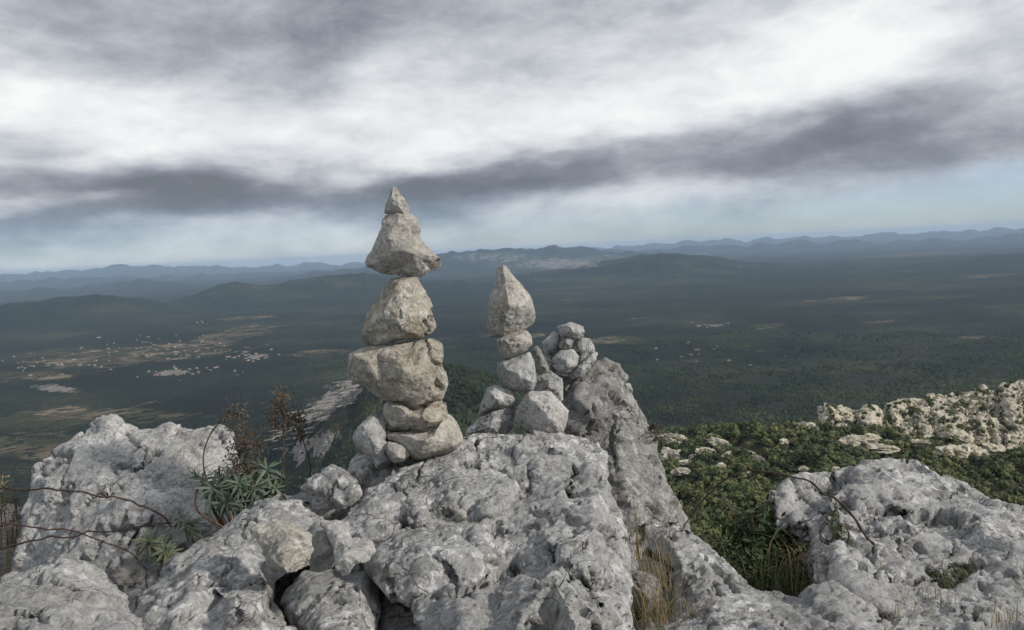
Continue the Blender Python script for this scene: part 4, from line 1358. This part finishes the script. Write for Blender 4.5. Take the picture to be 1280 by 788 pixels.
# ------------------------------------------------------------------ the three cairns, stone by stone
G1 = 'stones of the tall cairn'
D1 = 2.27
KW = dict(vox=.0034, cell=.065, facet=.20, fb=.0065, fbs=12, fine=.0018, pit=.003, group=G1)
rock('cairn_stone', 'small pyramid-shaped tip stone on top of the tall cairn', 'stone',
     [(492, 232), (496, 236), (503, 246), (512, 257), (515, 267), (506, 270), (501, 267), (487, 269), (479, 267), (484, 252)], D1, .028, .03, inner=[(499, 258, -.03), (492, 262, -.024), (506, 262, -.02)],
     mat=ROCK_CREAM, seed=51, **{**KW, 'vox': .0018, 'fb': .002, 'cell': .05, 'facet': .12, 'soft': 0})
rock('cairn_stone', 'bell-shaped cap stone flaring to both sides under the tip of the tall cairn', 'stone',
     [(482, 270), (495, 266), (514, 269), (522, 273), (524, 284), (526, 300), (535, 312), (547, 322), (554, 328), (556, 337), (551, 342), (540, 341), (521, 347), (507, 349), (493, 346), (472, 339), (464, 335), (458, 334), (456, 326), (463, 314), (473, 295), (478, 285), (478, 276)],
     D1, .075, .085, inner=[(489, 285, -.035), (512, 285, -.03), (488, 305, -.055), (510, 312, -.075), (478, 325, -.05), (500, 333, -.075), (528, 326, -.06), (540, 333, -.035)], mat=ROCK_CREAM, seed=52, **KW)
rock('cairn_stone', 'rounded triangular stone with dark pits below the cap of the tall cairn', 'stone',
     [(488, 349), (505, 346), (522, 346), (528, 359), (540, 377), (545, 402), (545, 410), (538, 418), (526, 425), (507, 424), (493, 427), (480, 431), (459, 433), (450, 432), (452, 420), (455, 398), (463, 382), (476, 368), (484, 356)],
     D1, .08, .085, inner=[(505, 368, -.05), (514, 392, -.08), (485, 395, -.065), (470, 412, -.06), (530, 398, -.06), (500, 415, -.075)], mat=ROCK_STAIN, seed=53, **{**KW, 'pit': .007})
rock('cairn_stone', 'widest wedge-shaped stone with a brown stained face in the tall cairn', 'stone',
     [(437, 440), (456, 434), (483, 430), (507, 426), (531, 423), (550, 423), (557, 427), (556, 441), (553, 457), (559, 465), (561, 480), (557, 494), (552, 503), (540, 506), (531, 510), (519, 517), (508, 511), (503, 504), (485, 501), (473, 496), (464, 490), (456, 483), (442, 478), (435, 472), (435, 455)],
     D1, .09, .09, inner=[(460, 450, -.055), (495, 448, -.075), (512, 468, -.10), (503, 497, -.075), (475, 480, -.055), (532, 445, -.07), (540, 480, -.06), (525, 498, -.085), (547, 440, -.04)],
     mat=ROCK_STAIN, seed=54, **KW, cracks=[([(547, 480), (551, 486)], 5, .03), ([(534, 426), (540, 450), (552, 458)], 2.5, .012)])
rock('cairn_stone', 'stained angular stone under the wedge near the foot of the tall cairn', 'stone',
     [(484, 502), (505, 504), (517, 513), (531, 509), (548, 500), (557, 505), (559, 514), (553, 528), (544, 542), (532, 547), (521, 543), (505, 544), (490, 541), (480, 538), (478, 521), (479, 510)],
     D1, .075, .08, inner=[(505, 525, -.07), (528, 530, -.075), (492, 525, -.055), (545, 518, -.05)], mat=ROCK_STAIN, seed=55, **KW)
rock('cairn_stone', 'broad cream base stone on the right foot of the tall cairn', 'stone',
     [(480, 543), (497, 541), (521, 541), (535, 540), (550, 528), (559, 514), (570, 521), (577, 531), (579, 547), (575, 557), (563, 567), (543, 573), (526, 576), (516, 573), (509, 566), (497, 556), (483, 552)],
     D1 - .02, .085, .09, inner=[(520, 558, -.075), (548, 550, -.085), (565, 540, -.05), (535, 566, -.06)], mat=ROCK_WARM, seed=56, **KW)
rock('cairn_stone', 'grey-cream block on the left foot of the tall cairn', 'stone',
     [(484, 514), (483, 537), (484, 550), (492, 557), (486, 567), (492, 577), (477, 586), (470, 587), (464, 574), (458, 569), (445, 560), (440, 547), (444, 535), (456, 525), (470, 514)],
     D1 - .02, .075, .08, inner=[(462, 545, -.06), (475, 565, -.055), (470, 530, -.05)], mat=ROCK_LIGHT, seed=57, **KW)
rock('cairn_stone', 'small chock stone jammed between the base stones of the tall cairn', 'stone',
     [(485, 552), (500, 555), (511, 562), (512, 570), (503, 578), (491, 578), (483, 568), (482, 558)], D1 - .07, .03, .04, mat=ROCK_CREAM, seed=58, **{**KW, 'vox': .0024, 'fb': .002, 'cell': .05})

G2 = 'stones of the middle cairn'
D2 = 2.50
KW = dict(vox=.0034, cell=.065, facet=.18, fb=.006, fbs=12, fine=.0018, pit=.003, group=G2)
rock('cairn_stone', 'tall spearhead stone crowning the middle cairn', 'stone',
     [(622, 332), (633, 333), (640, 343), (653, 358), (665, 375), (669, 395), (668, 407), (658, 413), (640, 418), (625, 424), (611, 425), (607, 426), (607, 413), (611, 393), (609, 384), (612, 368), (621, 349), (619, 338)],
     D2, .075, .08, inner=[(627, 350, -.03), (635, 375, -.06), (645, 395, -.08), (622, 405, -.05), (655, 385, -.06), (618, 385, -.04)], mat=ROCK_CREAM, seed=61, **KW)
rock('cairn_stone', 'small cream block under the spearhead of the middle cairn', 'stone',
     [(620, 424), (640, 416), (658, 412), (664, 420), (665, 432), (655, 441), (640, 447), (632, 451), (625, 444), (622, 435)], D2, .055, .06, mat=ROCK_WARM, seed=62, **KW)
rock('cairn_stone', 'blocky grey stone third from the top of the middle cairn', 'stone',
     [(622, 453), (633, 450), (649, 445), (662, 440), (668, 450), (671, 477), (666, 490), (647, 490), (634, 486), (625, 475), (622, 463)], D2, .065, .07, inner=[(645, 465, -.06), (640, 480, -.05), (660, 470, -.05)], mat=ROCK_LIGHT, seed=63, **KW)
rock('cairn_stone', 'rounded stone on the left shoulder of the middle cairn', 'stone',
     [(608, 486), (620, 480), (633, 484), (644, 489), (645, 508), (628, 511), (611, 514), (598, 520), (601, 504)], D2, .06, .07, mat=ROCK_LIGHT, seed=64, **KW)
rock('cairn_stone', 'low base stone at the left foot of the middle cairn', 'stone',
     [(583, 538), (596, 524), (614, 512), (628, 509), (644, 508), (643, 530), (640, 540), (614, 552), (583, 552)], D2, .06, .08, mat=ROCK_LIGHT, seed=65, **KW)
rock('cairn_stone', 'large pale base stone at the right foot of the middle cairn', 'stone',
     [(660, 490), (687, 490), (701, 503), (711, 514), (707, 536), (699, 548), (666, 548), (652, 536), (643, 524), (647, 509), (654, 498)], D2 - .03, .075, .09, inner=[(675, 505, -.05), (690, 520, -.07), (668, 525, -.075)], mat=ROCK_WHITE, seed=66, **KW)
rock('cairn_stone', 'upright pale stone behind the right base of the middle cairn', 'stone',
     [(668, 468), (687, 462), (703, 474), (704, 501), (696, 506), (687, 498), (668, 496)], D2 + .10, .06, .07, mat=ROCK_LIGHT, seed=67, **KW)
rock('cairn_stone', 'thin dark upright stone leaning beside the middle cairn', 'stone',
     [(664, 437), (672, 431), (678, 440), (685, 457), (686, 466), (672, 470), (667, 449)], D2 + .12, .04, .05, mat=ROCK_DARK, seed=68, **KW)

G3 = 'stones of the small rear cairn'
D3 = 2.78
KW = dict(vox=.0036, cell=.06, facet=.18, fb=.006, fbs=12, fine=.0018, pit=.003, group=G3)
rock('cairn_stone', 'flat top stone of the small rear cairn', 'stone', [(696, 409), (713, 403), (729, 408), (731, 416), (728, 423), (719, 425), (708, 421), (701, 422)], D3, .045, .05, mat=ROCK_GREY, seed=71, **KW)
rock('cairn_stone', 'upper left stone of the small rear cairn', 'stone', [(677, 428), (692, 414), (701, 417), (701, 431), (700, 440), (687, 445), (679, 444)], D3 + .03, .045, .05, mat=ROCK_LIGHT, seed=72, **KW)
rock('cairn_stone', 'small dark filler stone in the middle of the small rear cairn', 'stone', [(698, 431), (710, 420), (718, 424), (714, 436), (701, 439)], D3 - .01, .035, .04, mat=ROCK_DARK, seed=73, **KW)
rock('cairn_stone', 'rounded front stone of the small rear cairn', 'stone', [(689, 450), (700, 438), (716, 436), (724, 445), (722, 458), (710, 468), (698, 467), (691, 460)], D3 - .03, .055, .06, mat=ROCK_LIGHT, seed=74, **KW)
rock('cairn_stone', 'right hand stone of the small rear cairn', 'stone', [(712, 436), (725, 423), (739, 424), (743, 437), (737, 449), (723, 459), (721, 445)], D3 + .02, .05, .06, mat=ROCK_LIGHT, seed=75, **KW)
rock('cairn_stone', 'slanting slab at the lower right of the small rear cairn', 'stone', [(709, 468), (723, 457), (742, 438), (747, 442), (744, 452), (728, 470), (716, 475)], D3, .045, .06, mat=ROCK_LIGHT, seed=76, **KW)
rock('cairn_stone', 'lower left stone of the small rear cairn', 'stone', [(680, 444), (692, 443), (694, 462), (697, 476), (682, 476), (678, 458)], D3 + .02, .045, .05, mat=ROCK_GREY, seed=77, **KW)
rock('cairn_stone', 'dark base stone under the small rear cairn beside the pinnacle', 'stone', [(684, 470), (700, 464), (718, 470), (722, 490), (712, 520), (686, 520), (680, 490)], D3 + .06, .05, .10, mat=ROCK_DARK, seed=78, **KW)

# ------------------------------------------------------------------ plants
def px_path(pts, n=None):
    """[(x, y, depth), ...] photo points -> smooth world path"""
    w = np.array([at(*p) for p in pts])
    return spline(w, n or len(pts) * 7)


# narrow leaf of a spurge rosette: along +X, midrib folded, drooping
def leaf_mesh(name, l, w, droop, mat):
    n = 6
    t = np.linspace(0, 1, n)
    wid = w * np.sin(np.clip(t * .93 + .07, 0, 1) * math.pi) ** .7
    x = l * t
    z = -droop * l * t ** 2
    v = np.concatenate([np.stack([x, wid, z + .25 * wid], 1), np.stack([x, 0 * x, z], 1), np.stack([x, -wid, z + .25 * wid], 1)])
    i = np.arange(n - 1)
    f = np.concatenate([np.stack([i, i + n, i + n + 1, i + 1], 1), np.stack([i + n, i + 2 * n, i + 2 * n + 1, i + n + 1], 1)])
    o = mesh_np(name, v, f, mat, None, True)
    me = o.data
    bpy.data.objects.remove(o)
    return me


LEAFM = [leaf_mesh('leaf', .070, .0050, d, LEAF) for d in (.1, .4, .75, 1.1)]
LEAFP = [leaf_mesh('leaf', .070, .0042, d, LEAF_PALE) for d in (.2, .5)]


def rosette(parent, x, y, d, rpx, axis, pale=False, n=44, foot=None):
    """one leafy shoot: a stem with leaves whorled round its tip"""
    c = at(x, y, d)
    ax = np.array(axis, float)
    ax /= np.linalg.norm(ax)
    foot = c - ax * .10 if foot is None else foot
    g = Geo()
    mid = (c + foot) / 2 + np.array([0, 0, -.015])
    g.tube(spline([foot, mid, c], 12), .0055, .0035, 6)
    st = g.build('leafy_shoot', STEM, parent)
    st.location = Vector((0, 0, 0))
    st.matrix_parent_inverse = Matrix.Translation(-parent.location)
    e1 = np.cross(ax, [.3, .9, .2])
    e1 /= np.linalg.norm(e1)
    e2 = np.cross(ax, e1)
    ms = LEAFP if pale else LEAFM
    for k in range(n):
        th = k * 2.39996
        h = k / n                                  # 0 lowest .. 1 tip
        tip = rng.uniform(-.12, .12) + (1.15 * h ** 1.4 - .22)
        dirv = (e1 * math.cos(th) + e2 * math.sin(th)) * math.cos(tip) + ax * math.sin(tip)
        up = ax - dirv * dirv.dot(ax)
        up /= np.linalg.norm(up) + 1e-9
        sid = np.cross(up, dirv)
        o = bpy.data.objects.new('leaf', ms[int(rng.integers(0, len(ms)))])
        COL.objects.link(o)
        o.parent = st
        s = rpx / FPX * d / .072 * rng.uniform(.8, 1.15) * (1 - .35 * h)
        p = c + ax * (-.035 + .045 * h)
        M = Matrix(((dirv[0], sid[0], up[0], p[0]), (dirv[1], sid[1], up[1], p[1]), (dirv[2], sid[2], up[2], p[2]), (0, 0, 0, 1)))
        o.matrix_basis = M @ Matrix.Diagonal((s, s * rng.uniform(.9, 1.3), s, 1))
    return st


def dry_head(g, c, rad, n=90):
    """a withered spurge flower head: little twigs carrying cupped bracts and capsules"""
    for i in range(int(n * .75)):
        p = c + rng.normal(size=3) * rad * np.array([.42, .42, .55])
        if i % 3 == 0:
            g.tube(np.array([c + (p - c) * .1, (c + p) / 2 + rng.normal(size=3) * .003, p]), .0011, .0008, 4)
        s = rng.uniform(.0022, .0055)
        a = rng.normal(size=3)
        a /= np.linalg.norm(a)
        b = np.cross(a, rng.normal(size=3))
        b /= np.linalg.norm(b)
        cc = np.cross(a, b)
        v = [p + a * s, p + b * s * .8, p - a * s * .5 + cc * s * .7, p - b * s * .7, p - cc * s * .8, p - a * s]
        g.add(v, [(0, 1, 2), (0, 2, 3), (0, 3, 4), (0, 4, 1), (5, 2, 1), (5, 3, 2), (5, 4, 3), (5, 1, 4)])


def spurge(label, base, shoots, stems):
    root = empty('spurge_plant', base)
    inv = Matrix.Translation(-Vector(base))
    for (x, y, d, r, axis, pale, foot) in shoots:
        rosette(root, x, y, d, r, axis, pale, 26 if pale else 44, None if foot is None else at(*foot))
    for pts, rad, heads in stems:
        g = Geo()
        path = px_path(pts, 26)
        g.tube(path, rad * .52, rad * .32, 6, .08)
        st = g.build('flower_stem', STEM, root)
        st.matrix_parent_inverse = inv
        if heads:
            for (x, y, d, r, n) in heads:
                g = Geo()
                dry_head(g, at(x, y, d), r, n)
                g.build('dried_flower_head', DRY, st, False)['kind'] = 'stuff'
    props(root, label, 'plant')
    return root


DS = 2.30
spurge('spurge plant with green leaf rosettes and brown withered flower heads by the pointed boulder', at(302, 690, DS),
       [(268, 612, DS - .04, 33, (-.35, -.7, .65), False, (285, 665, DS)), (250, 597, DS + .02, 27, (-.7, -.3, .7), False, (280, 660, DS)), (290, 592, DS + .05, 28, (-.1, -.4, .9), False, (298, 660, DS)),
        (333, 590, DS + .02, 32, (.35, -.4, .85), False, (315, 660, DS)), (318, 610, DS - .02, 28, (.2, -.8, .6), False, (308, 670, DS)), (352, 600, DS + .05, 24, (.7, -.3, .6), False, (318, 665, DS)), (305, 578, DS + .08, 24, (0, 0, 1), False, (304, 660, DS)), (283, 628, DS - .05, 26, (-.2, -.9, .3), False, (295, 670, DS)),
        (276, 596, DS + .1, 24, (-.3, 0, .9), False, (290, 660, DS)), (320, 586, DS + .09, 26, (.2, .1, .95), False, (306, 660, DS)), (342, 612, DS, 24, (.6, -.6, .5), False, (316, 668, DS)), (300, 606, DS - .03, 26, (0, -.8, .6), False, (300, 668, DS)),
        (228, 652, DS - .02, 22, (-.5, -.5, .7), False, (262, 700, DS)), (184, 676, DS - .05, 28, (-.3, -.6, .7), True, (225, 725, DS)), (206, 690, DS - .06, 24, (.1, -.7, .6), True, (232, 725, DS))],
       [([(290, 670, DS), (262, 610, DS), (254, 575, DS), (262, 545, DS), (280, 523, DS), (297, 516, DS)], .0055, [(285, 522, DS, .035, 60), (300, 516, DS, .035, 70), (303, 535, DS, .035, 70), (308, 548, DS, .03, 50)]),
        ([(300, 670, DS), (306, 620, DS), (308, 575, DS), (305, 548, DS)], .006, [(300, 566, DS, .06, 150), (322, 556, DS, .05, 110), (292, 582, DS, .045, 80), (310, 590, DS, .045, 80)]),
        ([(318, 665, DS), (348, 612, DS), (354, 570, DS), (354, 530, DS), (356, 500, DS)], .005, [(352, 495, DS, .03, 60), (350, 512, DS, .055, 150), (362, 524, DS, .05, 130), (345, 530, DS, .04, 80)]),
        ([(345, 655, DS + .05), (378, 620, DS + .05), (388, 592, DS + .05), (382, 560, DS + .05), (372, 535, DS + .05)], .0055, [(372, 528, DS + .05, .05, 110), (378, 545, DS + .05, .035, 60)]),
        ([(300, 665, DS - .04), (318, 630, DS - .05), (316, 605, DS - .05), (296, 585, DS - .05)], .003, []),
        ([(280, 660, DS - .05), (248, 640, DS - .05), (246, 615, DS - .05), (258, 600, DS - .05)], .007, [])])

# dry weeds at the left edge
root = empty('dry_weed', at(5, 720, 2.9))
for k in range(5):
    g = Geo()
    x = rng.uniform(-25, 24)
    t = (x + rng.uniform(-8, 22), rng.uniform(570, 650), 2.9)
    g.tube(px_path([(x * .5, 730, 2.9), ((x + t[0]) / 2 + rng.uniform(-6, 6), 680, 2.88), t], 14), .0028, .0014, 5)
    st = g.build('stalk', STEM, root)
    st.matrix_parent_inverse = Matrix.Translation(-root.location)
    g = Geo()
    dry_head(g, at(*t), .045, 34)
    dry_head(g, at(t[0] + 4, t[1] + 25, 2.88), .045, 26)
    g.build('seed_head', STRAW if k % 2 else DRY, st, False)['kind'] = 'stuff'
props(root, 'clump of tangled brown dry weeds at the left edge', 'weed')


def bramble(label, pts, r0, r1, thorns=22, twigs=()):
    root = empty('bramble', at(*pts[0]))
    inv = Matrix.Translation(-root.location)
    g = Geo()
    path = px_path(pts, 60)
    path = path + .010 * np.stack([fbm(path * 14, 700 + k, 3) for k in range(3)], 1)
    g.tube(path, r0, r1, 6, .25)
    for i in rng.integers(2, 58, thorns):
        d = rng.normal(size=3)
        d /= np.linalg.norm(d)
        g.tube(np.array([path[i], path[i] + d * .004, path[i] + d * .009]), .0011, .0002, 4)
    st = g.build('cane', BRAMBLE, root)
    st.matrix_parent_inverse = inv
    for tw in twigs:
        g = Geo()
        g.tube(px_path(tw, 14), r1 * .8, r1 * .4, 5, .1)
        o = g.build('side_twig', BRAMBLE, st)
    props(root, label, 'bramble')
    return root


bramble('dark bramble cane arching over the gap beside the right outcrop', [(1092, 680, 2.12), (1082, 668, 2.13), (1062, 640, 2.16), (1042, 622, 2.19), (1012, 604, 2.22), (975, 591, 2.25), (935, 590, 2.28), (905, 600, 2.3), (885, 618, 2.32), (862, 645, 2.34), (850, 665, 2.36)], .0042, .0016, 26,
        [[(1080, 668, 2.13), (1086, 660, 2.12), (1084, 652, 2.12)], [(1084, 672, 2.13), (1092, 668, 2.12)], [(880, 622, 2.32), (868, 626, 2.32), (856, 640, 2.32)], [(868, 638, 2.33), (858, 628, 2.33)]])
bramble('upper thin bramble cane reaching left across the pointed boulder', [(214, 662, 2.33), (205, 648, 2.32), (185, 636, 2.3), (150, 626, 2.28), (110, 618, 2.26), (60, 613, 2.24), (0, 611, 2.22), (-40, 609, 2.2)], .0032, .0022, 26)
bramble('lower thin bramble cane rising towards the pale rosettes at left', [(-30, 694, 2.2), (12, 684, 2.21), (60, 672, 2.22), (110, 665, 2.24), (170, 659, 2.27), (215, 653, 2.3), (245, 655, 2.33)], .0030, .0018, 26)
bramble('thin bramble cane drooping to the foot of the pointed boulder', [(-20, 654, 2.24), (40, 659, 2.25), (90, 664, 2.27), (125, 674, 2.28), (160, 690, 2.3), (182, 712, 2.3), (186, 736, 2.28)], .0026, .0016, 22)


# grasses
def grass(name, label, spots, mat, kind='stuff'):
    g = Geo()
    for (x, y, d, n, hpx, spread, lean) in spots:
        base = at(x, y, d)
        for k in range(n):
            b = base + np.array([rng.normal() * spread, rng.normal() * spread, 0])
            h = hpx / FPX * d * rng.uniform(.35, 1.05)
            th = rng.uniform(0, 6.28)
            le = np.array([math.cos(th), math.sin(th), 0]) * h * rng.uniform(.10, 1.0) + np.array([lean * h, 0, 0])
            p = spline([b, b + le * .3 + np.array([0, 0, h * .55]), b + le + np.array([0, 0, h * rng.uniform(.45, 1.0)])], 6)
            wv_ = np.cross(le + np.array([.01, .013, 0]), [0, 0, 1.0])
            wv_ /= np.linalg.norm(wv_) + 1e-9
            w = rng.uniform(.0007, .0016) * np.linspace(1, .15, 6)
            v = np.concatenate([p - wv_ * w[:, None], p + wv_ * w[:, None]])
            i = np.arange(5)
            g.add(v, np.stack([i, i + 6, i + 7, i + 1], 1))
    o = g.build(name, mat, None, True)
    props(o, label, 'grass', kind=kind)
    return o


grass('dry_grass', 'straw-coloured dry grass between the main boulder and the rock ridge',
      [(800, 790, 1.85, 26, 110, .035, .1), (815, 785, 1.85, 26, 120, .03, 0), (830, 770, 1.9, 22, 100, .03, .1), (805, 740, 2.0, 18, 100, .03, 0), (822, 735, 2.0, 18, 95, .03, .1), (845, 780, 1.8, 40, 60, .05, .2), (800, 700, 2.1, 12, 130, .02, 0), (822, 700, 2.1, 10, 110, .02, 0), (880, 790, 1.75, 25, 40, .05, 0),
       (1000, 720, 2.35, 16, 90, .03, 0), (985, 735, 2.3, 14, 90, .04, .1), (1012, 735, 2.25, 14, 80, .02, -.1), (1120, 780, 1.85, 40, 40, .06, -.1), (1150, 755, 1.95, 40, 40, .05, 0), (1255, 775, 1.7, 25, 30, .03, 0), (1200, 740, 2.05, 40, 34, .06, .1), (1240, 733, 2.05, 40, 34, .06, -.1), (10, 720, 2.7, 60, 90, .05, 0)], STRAW)
grass('green_grass', 'olive green grass and moss in the hollows of the right outcrop',
      [(1090, 765, 2.0, 110, 26, .05, 0), (1125, 762, 2.0, 120, 28, .06, 0), (1160, 755, 2.0, 110, 30, .06, 0), (1190, 742, 2.05, 150, 30, .05, .1), (1225, 738, 2.05, 160, 32, .06, 0), (1255, 730, 2.05, 120, 28, .05, -.1), (940, 740, 2.35, 40, 70, .08, 0), (960, 750, 2.25, 40, 70, .07, .1), (900, 715, 2.5, 50, 70, .08, .1), (980, 740, 2.3, 40, 80, .06, 0), (830, 790, 1.85, 60, 50, .06, 0)], GRASSG)


# shrubs in the gap
def leaf_cloud(g, c, rad, n, size):
    for i in range(n):
        d = rng.normal(size=3)
        d /= np.linalg.norm(d)
        p = c + d * rad * np.array([1, 1, .8]) * rng.uniform(.25, 1.05)
        nrm = d + rng.normal(size=3) * .7 + np.array([0, 0, .5])
        nrm /= np.linalg.norm(nrm)
        a = np.cross(nrm, rng.normal(size=3))
        a /= np.linalg.norm(a)
        b = np.cross(nrm, a)
        s = size * rng.uniform(.6, 1.2)
        v = [p - a * s, p - a * s * .1 + b * s * .42 + nrm * s * .1, p + a * s, p - a * s * .1 - b * s * .42 + nrm * s * .1]
        g.add(v, [(0, 1, 2), (0, 2, 3)])


def shrub(label, x, y, d, blobs, size, mat):
    root = empty('shrub', at(x, y, d))
    inv = Matrix.Translation(-root.location)
    g, gt = Geo(), Geo()
    for (bx, by, bd, r, n) in blobs:
        c = at(bx, by, bd)
        leaf_cloud(g, c, r, n, size)
        for k in range(4):
            e = c + rng.normal(size=3) * r * .6
            gt.tube(spline([np.array(root.location), (np.array(root.location) + e) / 2 + rng.normal(size=3) * .02, e], 9), .0028, .0012, 5)
    o = gt.build('twigs', STEM, root)
    o.matrix_parent_inverse = inv
    o = g.build('foliage', mat, root, False)
    o.matrix_parent_inverse = inv
    o['kind'] = 'stuff'
    props(root, label, 'shrub', 'shrubs in the gap')
    return root


shrub('leafy green shrub tucked against the left end of the right outcrop', 955, 735, 2.55, [(955, 660, 2.55, .10, 260), (980, 650, 2.6, .09, 220), (935, 690, 2.55, .11, 300), (965, 700, 2.5, .12, 320), (925, 660, 2.7, .08, 160)], .017, SHRUB_LEAF)
shrub('dark low shrub at the bottom of the gap behind the rock ridge', 930, 745, 2.4, [(905, 705, 2.5, .09, 260), (940, 725, 2.4, .10, 300), (970, 735, 2.35, .09, 260), (885, 690, 2.6, .08, 200), (1000, 725, 2.4, .06, 120)], .010, TREE_LEAF_B)
shrub('pale leafy sprig hanging over the edge of the right outcrop', 1052, 690, 2.2, [(1045, 660, 2.2, .035, 40), (1052, 675, 2.2, .03, 30), (1040, 645, 2.22, .02, 16)], .012, LEAF_PALE)
shrub('rust coloured tuft growing on the right edge of the pinnacle', 818, 548, 2.75, [(816, 534, 2.75, .022, 90), (820, 542, 2.75, .02, 60)], .005, DRY)

# ------------------------------------------------------------------ haze: the valley air
HX, HY0, HY1, HZ0, HZ1 = 64000.0, -3000.0, 64000.0, -1400.0, 120.0
hv = np.array([(-HX, HY0, HZ0), (HX, HY0, HZ0), (HX, HY1, HZ0), (-HX, HY1, HZ0), (-HX, HY0, HZ1), (HX, HY0, HZ1), (HX, HY1, HZ1), (-HX, HY1, HZ1)])
hf = np.array([(0, 3, 2, 1), (4, 5, 6, 7), (0, 1, 5, 4), (1, 2, 6, 5), (2, 3, 7, 6), (3, 0, 4, 7)])
m, N, L, new, out = new_mat('haze_air')
pv = new('ShaderNodeVolumePrincipled', Density=2.5e-5)
pv.inputs['Color'].default_value = (.56, .74, 1.0, 1)
pv.inputs['Anisotropy'].default_value = 0.0
L.new(pv.outputs[0], out.inputs['Volume'])
hz = mesh_np('haze', hv, hf, m, None, False)
props(hz, 'thin blue haze lying over the valley', 'haze', kind='stuff')
